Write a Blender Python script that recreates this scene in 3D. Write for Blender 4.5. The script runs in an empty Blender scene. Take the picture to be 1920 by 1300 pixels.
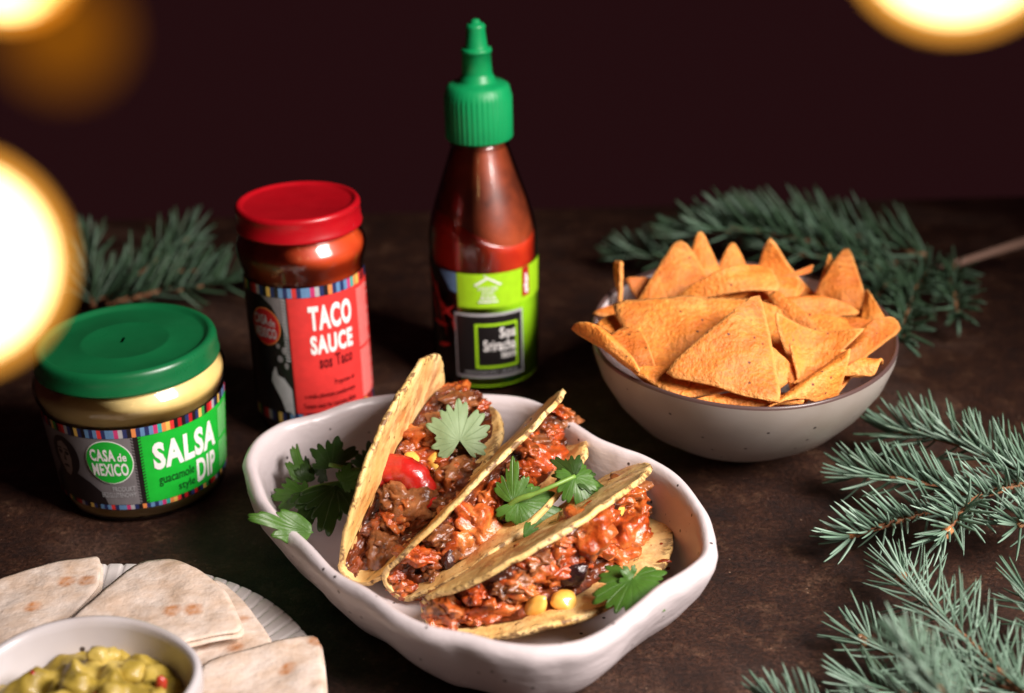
import bpy, bmesh, math, random
from math import sin, cos, pi, radians, sqrt, atan2, tan
from mathutils import Vector, Matrix, noise
from mathutils.bvhtree import BVHTree
random.seed(7)
S = bpy.context.scene
COL = S.collection

# ------------------------------------------------------------------ camera
PITCH, ROLL, HGT, FPX = radians(25), radians(1.5), 0.30, 2700.0
CP = Vector((0, -HGT / tan(PITCH), HGT))
FW = Vector((0, cos(PITCH), -sin(PITCH)))
UP0 = Vector((0, sin(PITCH), cos(PITCH)))
XR = Vector((1, 0, 0))
UPV = UP0 * cos(ROLL) + XR * sin(ROLL)
RTV = XR * cos(ROLL) - UP0 * sin(ROLL)
cam_d = bpy.data.cameras.new('camera')
cam = bpy.data.objects.new('camera', cam_d)
COL.objects.link(cam)
m = Matrix((RTV, UPV, -FW)).transposed().to_4x4()
m.translation = CP
cam.matrix_world = m
cam_d.sensor_width = 36
cam_d.lens = FPX / 1920 * 36
cam_d.clip_start, cam_d.clip_end = 0.01, 20
cam_d.dof.use_dof = True
cam_d.dof.focus_distance = 0.515
cam_d.dof.aperture_fstop = 6.3
cam_d.dof.aperture_blades = 8
cam_d.dof.aperture_rotation = radians(10)
S.camera = cam
S.render.resolution_x, S.render.resolution_y = 1024, 693

# ------------------------------------------------------------------ world, lamp, exposure
S.view_settings.view_transform = 'Standard'
S.view_settings.look = 'None'
S.view_settings.exposure = 0
S.view_settings.gamma = 1
W = bpy.data.worlds.new('World')
S.world = W
W.use_nodes = True
W.node_tree.nodes['Background'].inputs[0].default_value = (0.0160, 0.0042, 0.0050, 1)
W.node_tree.nodes['Background'].inputs[1].default_value = 1.0


def area_lamp(name, pos, aim, sx, sy, power, col):
    d = bpy.data.lights.new(name, 'AREA')
    d.shape, d.size, d.size_y, d.energy, d.color = 'RECTANGLE', sx, sy, power, col
    o = bpy.data.objects.new(name, d)
    COL.objects.link(o)
    o.location = pos
    o.rotation_euler = (Vector(aim) - Vector(pos)).to_track_quat('-Z', 'Y').to_euler()
    return o


def lamp_pos(az, el, dist, aim=(0, -0.17, 0.03)):
    a, e = radians(az), radians(el)
    return Vector(aim) + dist * Vector((sin(a) * cos(e), -cos(a) * cos(e), sin(e)))


area_lamp('window_light', (0.43, -0.48, 0.45), (0.025, -0.18, 0.03), 0.28, 0.34, 2.1, (1.0, 0.895, 0.855)).data.spread = radians(68)


# ------------------------------------------------------------------ photograph <-> place
def ray(px, py):
    return FW + RTV * ((px - 960) / FPX) + UPV * ((650 - py) / FPX)


def atz(px, py, z=0.0):
    d = ray(px, py)
    return CP + d * ((z - CP.z) / d.z)


def aty(px, py, y):
    d = ray(px, py)
    return CP + d * ((y - CP.y) / d.y)


# ------------------------------------------------------------------ materials
def mat(name, base=(.8, .8, .8), rough=.5, **kw):
    mt = bpy.data.materials.new(name)
    mt.use_nodes = True
    b = mt.node_tree.nodes['Principled BSDF']
    b.inputs['Base Color'].default_value = (*base, 1)
    b.inputs['Roughness'].default_value = rough
    for k, v in kw.items():
        b.inputs[k].default_value = v
    return mt


class NT:
    """small node-tree helper"""
    def __init__(s, mt):
        s.t = mt.node_tree
        s.b = s.t.nodes['Principled BSDF']
        s.n = s.t.nodes
        s.l = s.t.links

    def co(s, kind='Object'):
        if not hasattr(s, 'tc'):
            s.tc = s.n.new('ShaderNodeTexCoord')
        return s.tc.outputs[kind]

    def mapping(s, scale):
        mp = s.n.new('ShaderNodeMapping')
        mp.inputs['Scale'].default_value = scale
        s.l.new(s.co(), mp.inputs[0])
        return mp.outputs[0]

    def noise(s, scale, detail=4, rough=.55, vec=None, dist=0):
        q = s.n.new('ShaderNodeTexNoise')
        q.inputs['Scale'].default_value = scale
        q.inputs['Detail'].default_value = detail
        q.inputs['Roughness'].default_value = rough
        q.inputs['Distortion'].default_value = dist
        s.l.new(vec or s.co(), q.inputs['Vector'])
        return q.outputs['Fac']

    def voro(s, scale, vec=None, feature='F1', out='Distance'):
        q = s.n.new('ShaderNodeTexVoronoi')
        q.feature = feature
        q.inputs['Scale'].default_value = scale
        s.l.new(vec or s.co(), q.inputs['Vector'])
        return q.outputs[out]

    def ramp(s, fac, stops, interp='LINEAR'):
        r = s.n.new('ShaderNodeValToRGB')
        r.color_ramp.interpolation = interp
        el = r.color_ramp.elements
        while len(el) < len(stops):
            el.new(.5)
        for e, (p, c) in zip(el, stops):
            e.position = p
            if not isinstance(c, (tuple, list)):
                c = (c, c, c)
            e.color = (*c, 1)
        s.l.new(fac, r.inputs[0])
        return r.outputs[0]

    def mix(s, fac, a, b, mode='MIX'):
        q = s.n.new('ShaderNodeMix')
        q.data_type = 'RGBA'
        q.blend_type = mode
        if isinstance(fac, (int, float)):
            q.inputs[0].default_value = fac
        else:
            s.l.new(fac, q.inputs[0])
        for i, v in ((6, a), (7, b)):
            if isinstance(v, (tuple, list)):
                q.inputs[i].default_value = (*v, 1)
            else:
                s.l.new(v, q.inputs[i])
        return q.outputs[2]

    def math(s, op, a, b=None):
        q = s.n.new('ShaderNodeMath')
        q.operation = op
        for i, v in ((0, a), (1, b)):
            if v is None:
                continue
            if isinstance(v, (int, float)):
                q.inputs[i].default_value = v
            else:
                s.l.new(v, q.inputs[i])
        return q.outputs[0]

    def color(s, o):
        s.l.new(o, s.b.inputs['Base Color'])

    def rough(s, o):
        s.l.new(o, s.b.inputs['Roughness'])

    def bump(s, h, strength=.5, dist=.001):
        q = s.n.new('ShaderNodeBump')
        q.inputs['Strength'].default_value = strength
        q.inputs['Distance'].default_value = dist
        s.l.new(h, q.inputs['Height'])
        s.l.new(q.outputs[0], s.b.inputs['Normal'])
        s.l.new(q.outputs[0], s.b.inputs['Coat Normal'])


def m_table():
    mt = mat('dark rusted board', (.04, .02, .015), .42)
    n = NT(mt)
    big = n.noise(9, 5, .6, dist=.6)
    mid = n.noise(60, 8, .75)
    fine = n.noise(560, 6, .85)
    c1 = n.ramp(big, [(.38, (.016, .0060, .0042)), (.52, (.042, .017, .0095)), (.66, (.135, .082, .062))])
    c2 = n.ramp(mid, [(.38, (.009, .0035, .0026)), (.54, (.042, .017, .0095)), (.72, (.20, .112, .066))])
    c = n.mix(.55, c1, c2)
    sp = n.ramp(fine, [(.40, 0.25), (.53, 1.0), (.68, 2.6)])
    c = n.mix(.9, c, sp, 'MULTIPLY')
    fl = n.voro(230)
    fl2 = n.ramp(n.noise(33, 2), [(.5, 0), (.62, 1)])
    fleck = n.math('MULTIPLY', n.ramp(fl, [(.05, 1.0), (.10, 0.0)]), fl2)
    c = n.mix(fleck, c, (.26, .17, .11))
    n.color(c)
    n.rough(n.ramp(mid, [(.3, .62), (.7, .34)]))
    h = n.math('ADD', n.math('MULTIPLY', mid, .6), n.math('MULTIPLY', fine, .5))
    n.bump(h, .8, .0016)
    n.b.inputs['Specular IOR Level'].default_value = .35
    return mt


def m_speckled(name, col, dens=.10, scale=170, rough=.28, blotch=None, dents=False):
    mt = mat(name, col, rough)
    n = NT(mt)
    v = n.voro(scale)
    gate = n.ramp(n.voro(scale, out='Color'), [(.60, 0), (.64, 1)])
    s = n.math('MULTIPLY', n.ramp(v, [(dens * .7, 1), (dens, 0)]), gate)
    var = n.noise(22, 3)
    if blotch is None:
        blotch = tuple(c * .86 for c in col)
    c = n.mix(n.ramp(var, [(.35, 0), (.7, 1)]), col, blotch)
    c = n.mix(s, c, (.05, .035, .035))
    n.color(c)
    if dents:
        n.bump(n.noise(70, 3, .5, vec=n.mapping((1, 1, 2.2))), .22, .0030)
    else:
        n.bump(n.noise(90, 3), .12, .0008)
    n.b.inputs['Coat Weight'].default_value = .22
    n.b.inputs['Coat Roughness'].default_value = .25
    return mt


def m_shell():
    mt = mat('corn shell', (.7, .5, .2), .55)
    n = NT(mt)
    a = n.noise(70, 5, .6)
    st = n.noise(60, 5, .6, vec=n.mapping((1, 1, .4)))
    c = n.ramp(st, [(.3, (.66, .35, .09)), (.5, (.80, .54, .20)), (.7, (.86, .64, .31))])
    toast = n.ramp(n.noise(46, 4, .6), [(.60, 0), (.72, 1)])
    c = n.mix(n.math('MULTIPLY', toast, .28), c, (.50, .20, .045))
    fl = n.ramp(n.noise(300, 3, .6), [(.645, 0), (.69, 1)])
    c = n.mix(n.math('MULTIPLY', fl, .85), c, (.17, .075, .02))
    # charred, browned rim: painted by the rim attribute (1 at the edge)
    at = n.n.new('ShaderNodeAttribute')
    at.attribute_name = 'rim'
    edge = n.math('MULTIPLY', n.ramp(at.outputs['Fac'], [(.86, 0), (1.0, 1)]), n.ramp(n.noise(190, 3, .7), [(.50, 0), (.60, 1)]))
    c = n.mix(n.math('MULTIPLY', edge, .85), c, (.10, .035, .012))
    sauce = n.n.new('ShaderNodeAttribute')
    sauce.attribute_name = 'sauce'
    sm = n.math('MULTIPLY', sauce.outputs['Fac'], n.ramp(n.noise(95, 4, .6), [(.46, 0), (.56, 1)]))
    c = n.mix(n.math('MULTIPLY', sm, .6), c, (.48, .11, .02))
    n.color(c)
    h = n.math('ADD', n.math('MULTIPLY', n.noise(170, 4, .6), .8), n.math('MULTIPLY', n.noise(55, 2), 1.2))
    n.bump(h, .75, .0016)
    return mt


def m_chip():
    mt = mat('seasoned corn chip', (.75, .32, .06), .6)
    n = NT(mt)
    a = n.noise(55, 4, .6)
    c = n.ramp(a, [(.32, (.70, .18, .018)), (.5, (.85, .285, .038)), (.68, (.92, .42, .095))])
    sea = n.ramp(n.noise(42, 5, .7), [(.48, 0), (.64, 1)])
    c = n.mix(n.math('MULTIPLY', sea, .7), c, (.62, .17, .03))
    g = n.noise(620, 3, .6)
    c = n.mix(.45, c, n.ramp(g, [(.38, .55), (.55, 1.0), (.7, 1.25)]), 'MULTIPLY')
    fl = n.ramp(n.voro(210), [(.09, 1), (.16, 0)])
    gate = n.ramp(n.voro(210, out='Color'), [(.50, 0), (.54, 1)])
    c = n.mix(n.math('MULTIPLY', fl, gate), c, (.16, .05, .015))
    oi = n.n.new('ShaderNodeObjectInfo')
    c = n.mix(1.0, c, n.ramp(oi.outputs['Random'], [(0, (.62, .50, .40)), (.5, (.95, .92, .86)), (1, (1.06, 1.10, 1.2))]), 'MULTIPLY')
    at = n.n.new('ShaderNodeAttribute')
    at.attribute_name = 'rim'
    c = n.mix(n.math('MULTIPLY', n.ramp(at.outputs['Fac'], [(.88, 0), (.97, 1)]), .5), c, (.90, .45, .13))
    n.color(c)
    n.bump(n.math('ADD', n.noise(560, 3, .7), n.math('MULTIPLY', n.noise(140, 3), 1.1)), .9, .0009)
    return mt


def m_filling(name, dark, mid_, hi, bias=0.0, rough=.22):
    mt = mat(name, mid_, rough)
    n = NT(mt)
    a = n.noise(85, 5, .65, dist=.4)
    c = n.ramp(a, [(.30 + bias, dark), (.48 + bias, mid_), (.68 + bias, hi)])
    gr = n.ramp(n.noise(300, 4, .65), [(.36, .55), (.52, 1.0), (.70, 1.5)])
    c = n.mix(.7, c, gr, 'MULTIPLY')
    n.color(c)
    n.bump(n.math('ADD', n.noise(420, 4, .65), n.math('MULTIPLY', n.noise(150, 3), 1.4)), .5, .0012)
    n.b.inputs['Coat Weight'].default_value = .8
    n.b.inputs['Coat Roughness'].default_value = .05
    n.b.inputs['Specular IOR Level'].default_value = .3
    n.b.inputs['Subsurface Weight'].default_value = .0
    return mt


def m_leaf(name, dark, light, vein, rough=.42):
    mt = mat(name, light, rough)
    n = NT(mt)
    sep = n.n.new('ShaderNodeSeparateXYZ')
    n.l.new(n.co(), sep.inputs[0])
    ang = n.math('ARCTAN2', sep.outputs[0], n.math('ADD', sep.outputs[1], .0005))
    w = n.math('ABSOLUTE', n.math('SUBTRACT', n.math('FRACT', n.math('ADD', n.math('MULTIPLY', ang, 2.9), .5)), .5))
    vm = n.ramp(w, [(.01, 1), (.05, 0)])
    var = n.noise(130, 4, .6)
    c = n.mix(var, dark, light)
    c = n.mix(n.math('MULTIPLY', vm, .26), c, vein)
    n.color(c)
    n.bump(n.math('SUBTRACT', n.math('MULTIPLY', n.noise(260, 3), .8), vm), .5, .0006)
    tr = n.n.new('ShaderNodeBsdfTranslucent')
    n.l.new(c, tr.inputs[0])
    mx = n.n.new('ShaderNodeMixShader')
    mx.inputs[0].default_value = .25
    n.l.new(n.b.outputs[0], mx.inputs[1])
    n.l.new(tr.outputs[0], mx.inputs[2])
    n.l.new(mx.outputs[0], n.n['Material Output'].inputs[0])
    return mt


def m_tortilla():
    mt = mat('flour tortilla', (.72, .62, .52), .65)
    n = NT(mt)
    w = n.noise(75, 5, .6, vec=n.mapping((1, 1.25, 1)))
    c = n.ramp(w, [(.30, (.56, .40, .28)), (.47, (.68, .54, .43)), (.62, (.76, .65, .56))])
    fl = n.mapping((1, 1, .02))
    v = n.voro(78, fl)
    gate = n.ramp(n.voro(78, fl, out='Color'), [(.40, 0), (.46, 1)])
    d = n.math('ADD', v, n.math('MULTIPLY', n.noise(160, 3, .6), .30))
    sp = n.math('MULTIPLY', n.ramp(d, [(.30, 1), (.46, 0)]), gate)
    core = n.ramp(n.noise(240, 4), [(.4, .55), (.6, 1)])
    c = n.mix(n.math('MULTIPLY', sp, core), c, (.47, .185, .055))
    n.color(c)
    h = n.math('ADD', n.math('MULTIPLY', n.noise(120, 4, .6, vec=n.mapping((1, 1.25, 1))), 1.0), n.math('MULTIPLY', v, .3))
    n.bump(h, .6, .0018)
    return mt


def m_needle():
    mt = mat('spruce needle', (.12, .25, .17), .45)
    n = NT(mt)
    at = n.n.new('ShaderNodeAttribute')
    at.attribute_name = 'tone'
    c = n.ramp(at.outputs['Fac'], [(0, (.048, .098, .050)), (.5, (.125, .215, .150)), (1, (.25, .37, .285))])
    n.color(c)
    return mt


def m_bark():
    mt = mat('spruce twig bark', (.2, .08, .03), .7)
    n = NT(mt)
    c = n.ramp(n.noise(420, 4, .7), [(.3, (.10, .035, .014)), (.5, (.27, .105, .04)), (.72, (.46, .24, .12))])
    n.color(c)
    n.bump(n.noise(600, 3), .9, .001)
    return mt


def m_guac():
    mt = mat('guacamole', (.45, .38, .07), .5)
    n = NT(mt)
    a = n.noise(60, 4, .6)
    c = n.ramp(a, [(.34, (.20, .14, .014)), (.5, (.43, .31, .045)), (.66, (.62, .48, .13))])
    n.color(c)
    n.bump(n.noise(190, 4), .5, .0012)
    n.b.inputs['Coat Weight'].default_value = .15
    return mt


def m_dip():
    mt = mat('pale guacamole dip', (.62, .44, .12), .45)
    n = NT(mt)
    c = n.ramp(n.noise(38, 3), [(.35, (.72, .52, .17)), (.65, (.82, .66, .29))])
    v = n.voro(120)
    gate = n.ramp(n.voro(120, out='Color'), [(.72, 0), (.76, 1)])
    c = n.mix(n.math('MULTIPLY', n.ramp(v, [(.10, 1), (.22, 0)]), gate), c, (.17, .13, .03))
    n.color(c)
    n.b.inputs['Coat Weight'].default_value = 1
    n.b.inputs['Coat Roughness'].default_value = .04
    return mt


def m_sauce(name, a, b, scale=60):
    mt = mat(name, a, .4)
    n = NT(mt)
    n.color(n.ramp(n.noise(scale, 4), [(.35, a), (.65, b)]))
    n.b.inputs['Coat Weight'].default_value = 1
    n.b.inputs['Coat Roughness'].default_value = .05
    return mt


def m_pepper():
    mt = mat('red pepper', (.4, .012, .006), .3)
    n = NT(mt)
    n.color(n.ramp(n.noise(90, 4), [(.3, (.26, .006, .004)), (.55, (.44, .012, .008)), (.75, (.50, .06, .03))]))
    n.bump(n.noise(130, 4), .6, .0015)
    n.b.inputs['Coat Weight'].default_value = .5
    n.b.inputs['Coat Roughness'].default_value = .1
    return mt


def m_glass(name, tint=(1, 1, 1)):
    mt = bpy.data.materials.new(name)
    mt.use_nodes = True
    t = mt.node_tree
    t.nodes.clear()
    out = t.nodes.new('ShaderNodeOutputMaterial')
    mx = t.nodes.new('ShaderNodeMixShader')
    tr = t.nodes.new('ShaderNodeBsdfTransparent')
    tr.inputs[0].default_value = (*tint, 1)
    gl = t.nodes.new('ShaderNodeBsdfGlossy')
    gl.inputs['Roughness'].default_value = .10
    fr = t.nodes.new('ShaderNodeFresnel')
    fr.inputs[0].default_value = 1.5
    t.links.new(fr.outputs[0], mx.inputs[0])
    t.links.new(tr.outputs[0], mx.inputs[1])
    t.links.new(gl.outputs[0], mx.inputs[2])
    t.links.new(mx.outputs[0], out.inputs[0])
    return mt


def m_emit(name, col, st):
    mt = mat(name, (.8, .6, .4), .4)
    b = mt.node_tree.nodes['Principled BSDF']
    b.inputs['Base Color'].default_value = (.02, .01, .005, 1)
    b.inputs['Emission Color'].default_value = (*col, 1)
    b.inputs['Emission Strength'].default_value = st
    return mt


def m_amber(name, col, st):
    """glowing see-through shell that imitates the amber blur of a small light"""
    mt = bpy.data.materials.new(name)
    mt.use_nodes = True
    t = mt.node_tree
    t.nodes.clear()
    out = t.nodes.new('ShaderNodeOutputMaterial')
    add = t.nodes.new('ShaderNodeAddShader')
    tr = t.nodes.new('ShaderNodeBsdfTransparent')
    tr.inputs[0].default_value = (.8, .7, .5, 1)
    em = t.nodes.new('ShaderNodeEmission')
    em.inputs[0].default_value = (*col, 1)
    em.inputs[1].default_value = st / 2
    t.links.new(tr.outputs[0], add.inputs[0])
    t.links.new(em.outputs[0], add.inputs[1])
    t.links.new(add.outputs[0], out.inputs[0])
    return mt


def m_plastic(name, col, rough=.35, bump=0):
    mt = mat(name, col, rough)
    n = NT(mt)
    n.color(n.mix(n.ramp(n.noise(60, 3), [(.4, 0), (.6, 1)]), col, tuple(c * .9 for c in col)))
    n.rough(n.ramp(n.noise(45, 6, .7), [(.3, rough * .75), (.7, rough * 1.5)]))
    if bump:
        n.bump(n.noise(500, 2), .2, .0004)
    return mt


def m_print(name, col, rough=.38):
    mt = mat(name, col, rough)
    n = NT(mt)
    n.color(n.mix(.5, col, n.ramp(n.noise(300, 3), [(.3, tuple(c * .82 for c in col)), (.7, tuple(min(1, c * 1.1) for c in col))])))
    return mt


M = dict(
    table=m_table(), plate=m_speckled('speckled white glaze', (.66, .60, .605), .17, 230, .36, None, True),
    bowl=m_speckled('speckled grey glaze', (.42, .385, .35), .15, 190, .35, (.30, .255, .21)),
    rimglaze=mat('dark bare rim glaze', (.085, .05, .045), .3),
    shell=m_shell(), chip=m_chip(),
    fill_a=m_filling('saucy meat', (.060, .016, .005), (.25, .052, .010), (.45, .12, .025), .02, .35),
    fill_b=m_filling('tomato sauce meat', (.085, .012, .004), (.32, .044, .006), (.50, .125, .022), -.03, .32),
    fill_c=m_filling('saucy mince with gap shade', (.025, .008, .003), (.12, .024, .006), (.34, .07, .014), .04, .35),
    meat_a=m_filling('browned meat', (.050, .016, .006), (.19, .058, .016), (.36, .14, .05), .0, .38),
    meat_b=m_filling('sauced meat', (.095, .013, .004), (.36, .052, .007), (.55, .17, .038), -.03, .3),
    bean=m_filling('dark bean', (.012, .005, .006), (.035, .010, .010), (.09, .03, .025), .03, .15),
    corn=m_sauce('sweetcorn', (.80, .38, .05), (.92, .56, .12), 120),
    pepper=m_pepper(),
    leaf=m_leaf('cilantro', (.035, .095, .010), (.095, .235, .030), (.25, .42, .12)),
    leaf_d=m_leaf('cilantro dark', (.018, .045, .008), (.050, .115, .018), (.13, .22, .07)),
    leaf_p=m_leaf('cilantro underside', (.19, .29, .125), (.29, .40, .21), (.15, .23, .11), .6),
    stem=m_plastic('herb stem', (.16, .30, .05), .4),
    tort=m_tortilla(), dish=m_speckled('ribbed white glaze', (.70, .66, .64), .10, 90),
    ramekin=m_speckled('thumbed white glaze', (.66, .64, .66), .14, 130, .3, (.50, .45, .43)),
    guac=m_guac(), needle=m_needle(), bark=m_bark(),
    bud=m_filling('resin bud', (.22, .07, .02), (.42, .17, .06), (.60, .34, .18), 0, .5),
    glass=m_glass('clear glass'), dip=m_dip(),
    taco_sauce=m_sauce('red taco sauce', (.42, .036, .006), (.56, .070, .012)),
    sri=m_sauce('red chilli sauce', (.46, .020, .006), (.60, .045, .010), 90),
    sri_film=m_sauce('smeared chilli sauce', (.085, .016, .006), (.34, .060, .016), 45),
    lid_g=m_plastic('green lacquered lid', (.005, .130, .040), .30), lid_r=m_plastic('red lacquered lid', (.44, .004, .010), .28),
    cap_g=m_plastic('green plastic cap', (.004, .33, .10), .38, 1), thread=mat('gold lid liner', (.25, .16, .06), .4),
    p_green=m_print('green print', (.012, .46, .035)), p_red=m_print('red print', (.70, .040, .036)), p_lime=m_print('lime print', (.36, .68, .015)),
    p_grey=m_print('grey print', (.19, .175, .18)), p_dark=m_print('near black print', (.014, .009, .010)), p_black=m_print('black print', (.010, .008, .008)),
    p_white=m_print('white print', (.86, .85, .82)), p_pale=m_print('pale grey print', (.42, .42, .43)), p_skin=m_print('brown grey print', (.30, .24, .21)),
    p_maroon=m_print('maroon print', (.42, .012, .014)), p_pink=m_print('pale red print', (.80, .26, .24)), p_pgreen=m_print('pale green print', (.25, .58, .25)),
    p_dred=m_print('dark red lettering', (.13, .006, .008)), p_dgreen=m_print('dark green lettering', (.006, .06, .012)),
    p_navy=m_print('navy print', (.02, .03, .11)), p_blue=m_print('blue print', (.12, .25, .44)), p_yell=m_print('ochre print', (.75, .48, .10)),
    p_pinkb=m_print('magenta print', (.55, .04, .16)), p_teal=m_print('teal print', (.03, .40, .34)), p_oran=m_print('orange print', (.75, .25, .07)),
    p_leafg=m_print('leaf green print', (.04, .30, .06)),
    bulb=m_amber('amber blur glow', (1.0, .43, .06), 1.5), bulb_core=m_emit('blur disc core', (1.0, .80, .50), 7.0),
    bulb_dim=m_amber('faint amber blur glow', (1.0, .32, .012), .23),
    wire=mat('black cord', (.012, .01, .01), .5),
    bark2=m_plastic('bare twig', (.24, .14, .10), .7),
)


# ------------------------------------------------------------------ object helpers
def tag(o, label=None, cat=None, group=None, kind=None):
    for k, v in (('label', label), ('category', cat), ('group', group), ('kind', kind)):
        if v:
            o[k] = v
    return o


def thing(name, label, cat, loc=(0, 0, 0), group=None):
    o = bpy.data.objects.new(name, None)
    o.empty_display_size = .01
    COL.objects.link(o)
    o.location = loc
    return tag(o, label, cat, group)


def root_loc(o):
    v = Vector((0, 0, 0))
    while o is not None:
        v += o.location
        o = o.parent
    return v


def link_mesh(name, me, parent=None, mats=(), smooth=True, kind=None, label=None):
    for k in mats:
        me.materials.append(M[k] if isinstance(k, str) else k)
    if smooth:
        me.polygons.foreach_set('use_smooth', [True] * len(me.polygons))
    o = bpy.data.objects.new(name, me)
    COL.objects.link(o)
    if parent is not None:
        o.parent = parent
    return tag(o, label, None, None, kind)


def obj(name, verts, faces, mt, parent=None, smooth=True, mi=None, kind=None, label=None, attrs=None):
    """mesh from world-space vertices, stored relative to its thing"""
    off = root_loc(parent) if parent is not None else Vector((0, 0, 0))
    me = bpy.data.meshes.new(name)
    me.from_pydata([tuple(Vector(v) - off) for v in verts], [], faces)
    if mi:
        me.polygons.foreach_set('material_index', mi)
    if attrs:
        for k, vals in attrs.items():
            a = me.attributes.new(k, 'FLOAT', 'POINT')
            a.data.foreach_set('value', vals)
    me.update()
    return link_mesh(name, me, parent, mt if isinstance(mt, (list, tuple)) else [mt], smooth, kind, label)


def fn(p, scale, octv=3):
    return noise.fractal(Vector(p) * scale, 1.0, 2.0, octv)


def grid_faces(nu, nv, wrap_u=False, wrap_v=False, base=0):
    f = []
    for i in range(nu if wrap_u else nu - 1):
        for j in range(nv if wrap_v else nv - 1):
            a, b = i * nv + j, ((i + 1) % nu) * nv + j
            c, d = ((i + 1) % nu) * nv + (j + 1) % nv, i * nv + (j + 1) % nv
            f.append((base + a, base + b, base + c, base + d))
    return f


def lathe(prof, cen, n=96, ky=1.0):
    """profile of (radius, z), closed at axis when radius 0"""
    V, F = [], []
    k = len(prof)
    for i in range(n):
        a = 2 * pi * i / n
        for r, z in prof:
            V.append((cen[0] + r * cos(a), cen[1] + r * ky * sin(a), cen[2] + z))
    for i in range(n):
        for j in range(k - 1):
            a, b = i * k + j, ((i + 1) % n) * k + j
            F.append((a, b, b + 1, a + 1))
    return V, F


def tube(pts, rad, n=8, cap=True):
    pts = [Vector(p) for p in pts]
    rads = rad if isinstance(rad, (list, tuple)) else [rad] * len(pts)
    V, F = [], []
    prev = None
    for i, p in enumerate(pts):
        t = (pts[min(i + 1, len(pts) - 1)] - pts[max(i - 1, 0)]).normalized()
        if prev is None:
            prev = t.orthogonal().normalized()
        u = (prev - t * prev.dot(t)).normalized()
        prev = u
        w = t.cross(u)
        for k in range(n):
            a = 2 * pi * k / n
            V.append(p + (u * cos(a) + w * sin(a)) * rads[i])
    for i in range(len(pts) - 1):
        for k in range(n):
            F.append((i * n + k, i * n + (k + 1) % n, (i + 1) * n + (k + 1) % n, (i + 1) * n + k))
    if cap:
        F.append(tuple(range(n - 1, -1, -1)))
        F.append(tuple((len(pts) - 1) * n + k for k in range(n)))
    return V, F


def smooth_path(pts, n=8, closed=False):
    pts = [Vector(p) for p in pts]
    out = []
    L = len(pts)
    for i in range(L if closed else L - 1):
        p0 = pts[(i - 1) % L] if closed or i > 0 else pts[0] * 2 - pts[1]
        p1, p2 = pts[i], pts[(i + 1) % L]
        p3 = pts[(i + 2) % L] if closed or i + 2 < L else p2 * 2 - p1
        for k in range(n):
            t = k / n
            out.append(.5 * ((2 * p1) + (p2 - p0) * t + (2 * p0 - 5 * p1 + 4 * p2 - p3) * t * t + (3 * p1 - p0 - 3 * p2 + p3) * t ** 3))
    if not closed:
        out.append(pts[-1])
    return out


def lump(cen, r, seed, sub=3, amp=.35, fscale=None, squash=(1, 1, 1), rot=None):
    bm = bmesh.new()
    bmesh.ops.create_icosphere(bm, subdivisions=sub, radius=1)
    V = []
    fs = fscale or 1.5
    off = Vector((seed * 3.17, seed * 1.31, seed * .77))
    for v in bm.verts:
        p = v.co.copy()
        k = 1 + amp * noise.fractal(p * fs + off, 1.0, 2.2, 3 if sub < 4 else 5)
        p = Vector((p.x * squash[0], p.y * squash[1], p.z * squash[2])) * k * r
        if rot:
            p = rot @ p
        V.append(Vector(cen) + p)
    F = [tuple(q.index for q in f.verts) for f in bm.faces]
    bm.free()
    return V, F


# ------------------------------------------------------------------ lettering and print on round walls
def text_geo(body, bold=.02):
    cu = bpy.data.curves.new('lettering', 'FONT')
    cu.body = body
    cu.offset = bold
    cu.resolution_u = 3
    cu.space_character = 1.0 + bold * 2.6
    cu.align_x = 'LEFT'
    o = bpy.data.objects.new('lettering', cu)
    COL.objects.link(o)
    dg = bpy.context.evaluated_depsgraph_get()
    me = bpy.data.meshes.new_from_object(o.evaluated_get(dg))
    bpy.data.objects.remove(o)
    bpy.data.curves.remove(cu)
    bm = bmesh.new()
    bm.from_mesh(me)
    bpy.data.meshes.remove(me)
    return bm


def flat_geo(poly):
    bm = bmesh.new()
    bm.faces.new([bm.verts.new((x, y, 0)) for x, y in poly])
    return bm


def fit_box(bm, u0, u1, v0, v1):
    xs = [v.co.x for v in bm.verts]
    ys = [v.co.y for v in bm.verts]
    a, b, c, d = min(xs), max(xs), min(ys), max(ys)
    for v in bm.verts:
        v.co.x = u0 + (v.co.x - a) / (b - a) * (u1 - u0)
        v.co.y = v0 + (v.co.y - c) / (d - c) * (v1 - v0)


def wrap(name, bm, mt, parent, cen, rfun, off, step=2.5, skew=0):
    """bm in (degrees from the camera-facing line, height in mm) -> on the wall of radius rfun(z)"""
    us = [v.co.x for v in bm.verts]
    u = math.floor(min(us) / step) * step + step
    while u < max(us):
        g = bm.verts[:] + bm.edges[:] + bm.faces[:]
        bmesh.ops.bisect_plane(bm, geom=g, plane_co=(u, 0, 0), plane_no=(1, 0, 0))
        u += step
    a0 = atan2(CP.y - cen[1], CP.x - cen[0])
    V = []
    for v in bm.verts:
        z = v.co.y / 1000
        a = a0 + radians(v.co.x)
        r = rfun(z) + off
        V.append((cen[0] + r * cos(a), cen[1] + r * sin(a), cen[2] + z))
    bm.verts.index_update()
    F = [tuple(q.index for q in f.verts) for f in bm.faces]
    bm.free()
    return obj(name, V, F, mt, parent, smooth=False)


def box(u0, u1, v0, v1):
    return flat_geo([(u0, v0), (u1, v0), (u1, v1), (u0, v1)])


def oval(uc, vc, ru, rv, n=40):
    return flat_geo([(uc + ru * cos(2 * pi * k / n), vc + rv * sin(2 * pi * k / n)) for k in range(n)])


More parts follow.
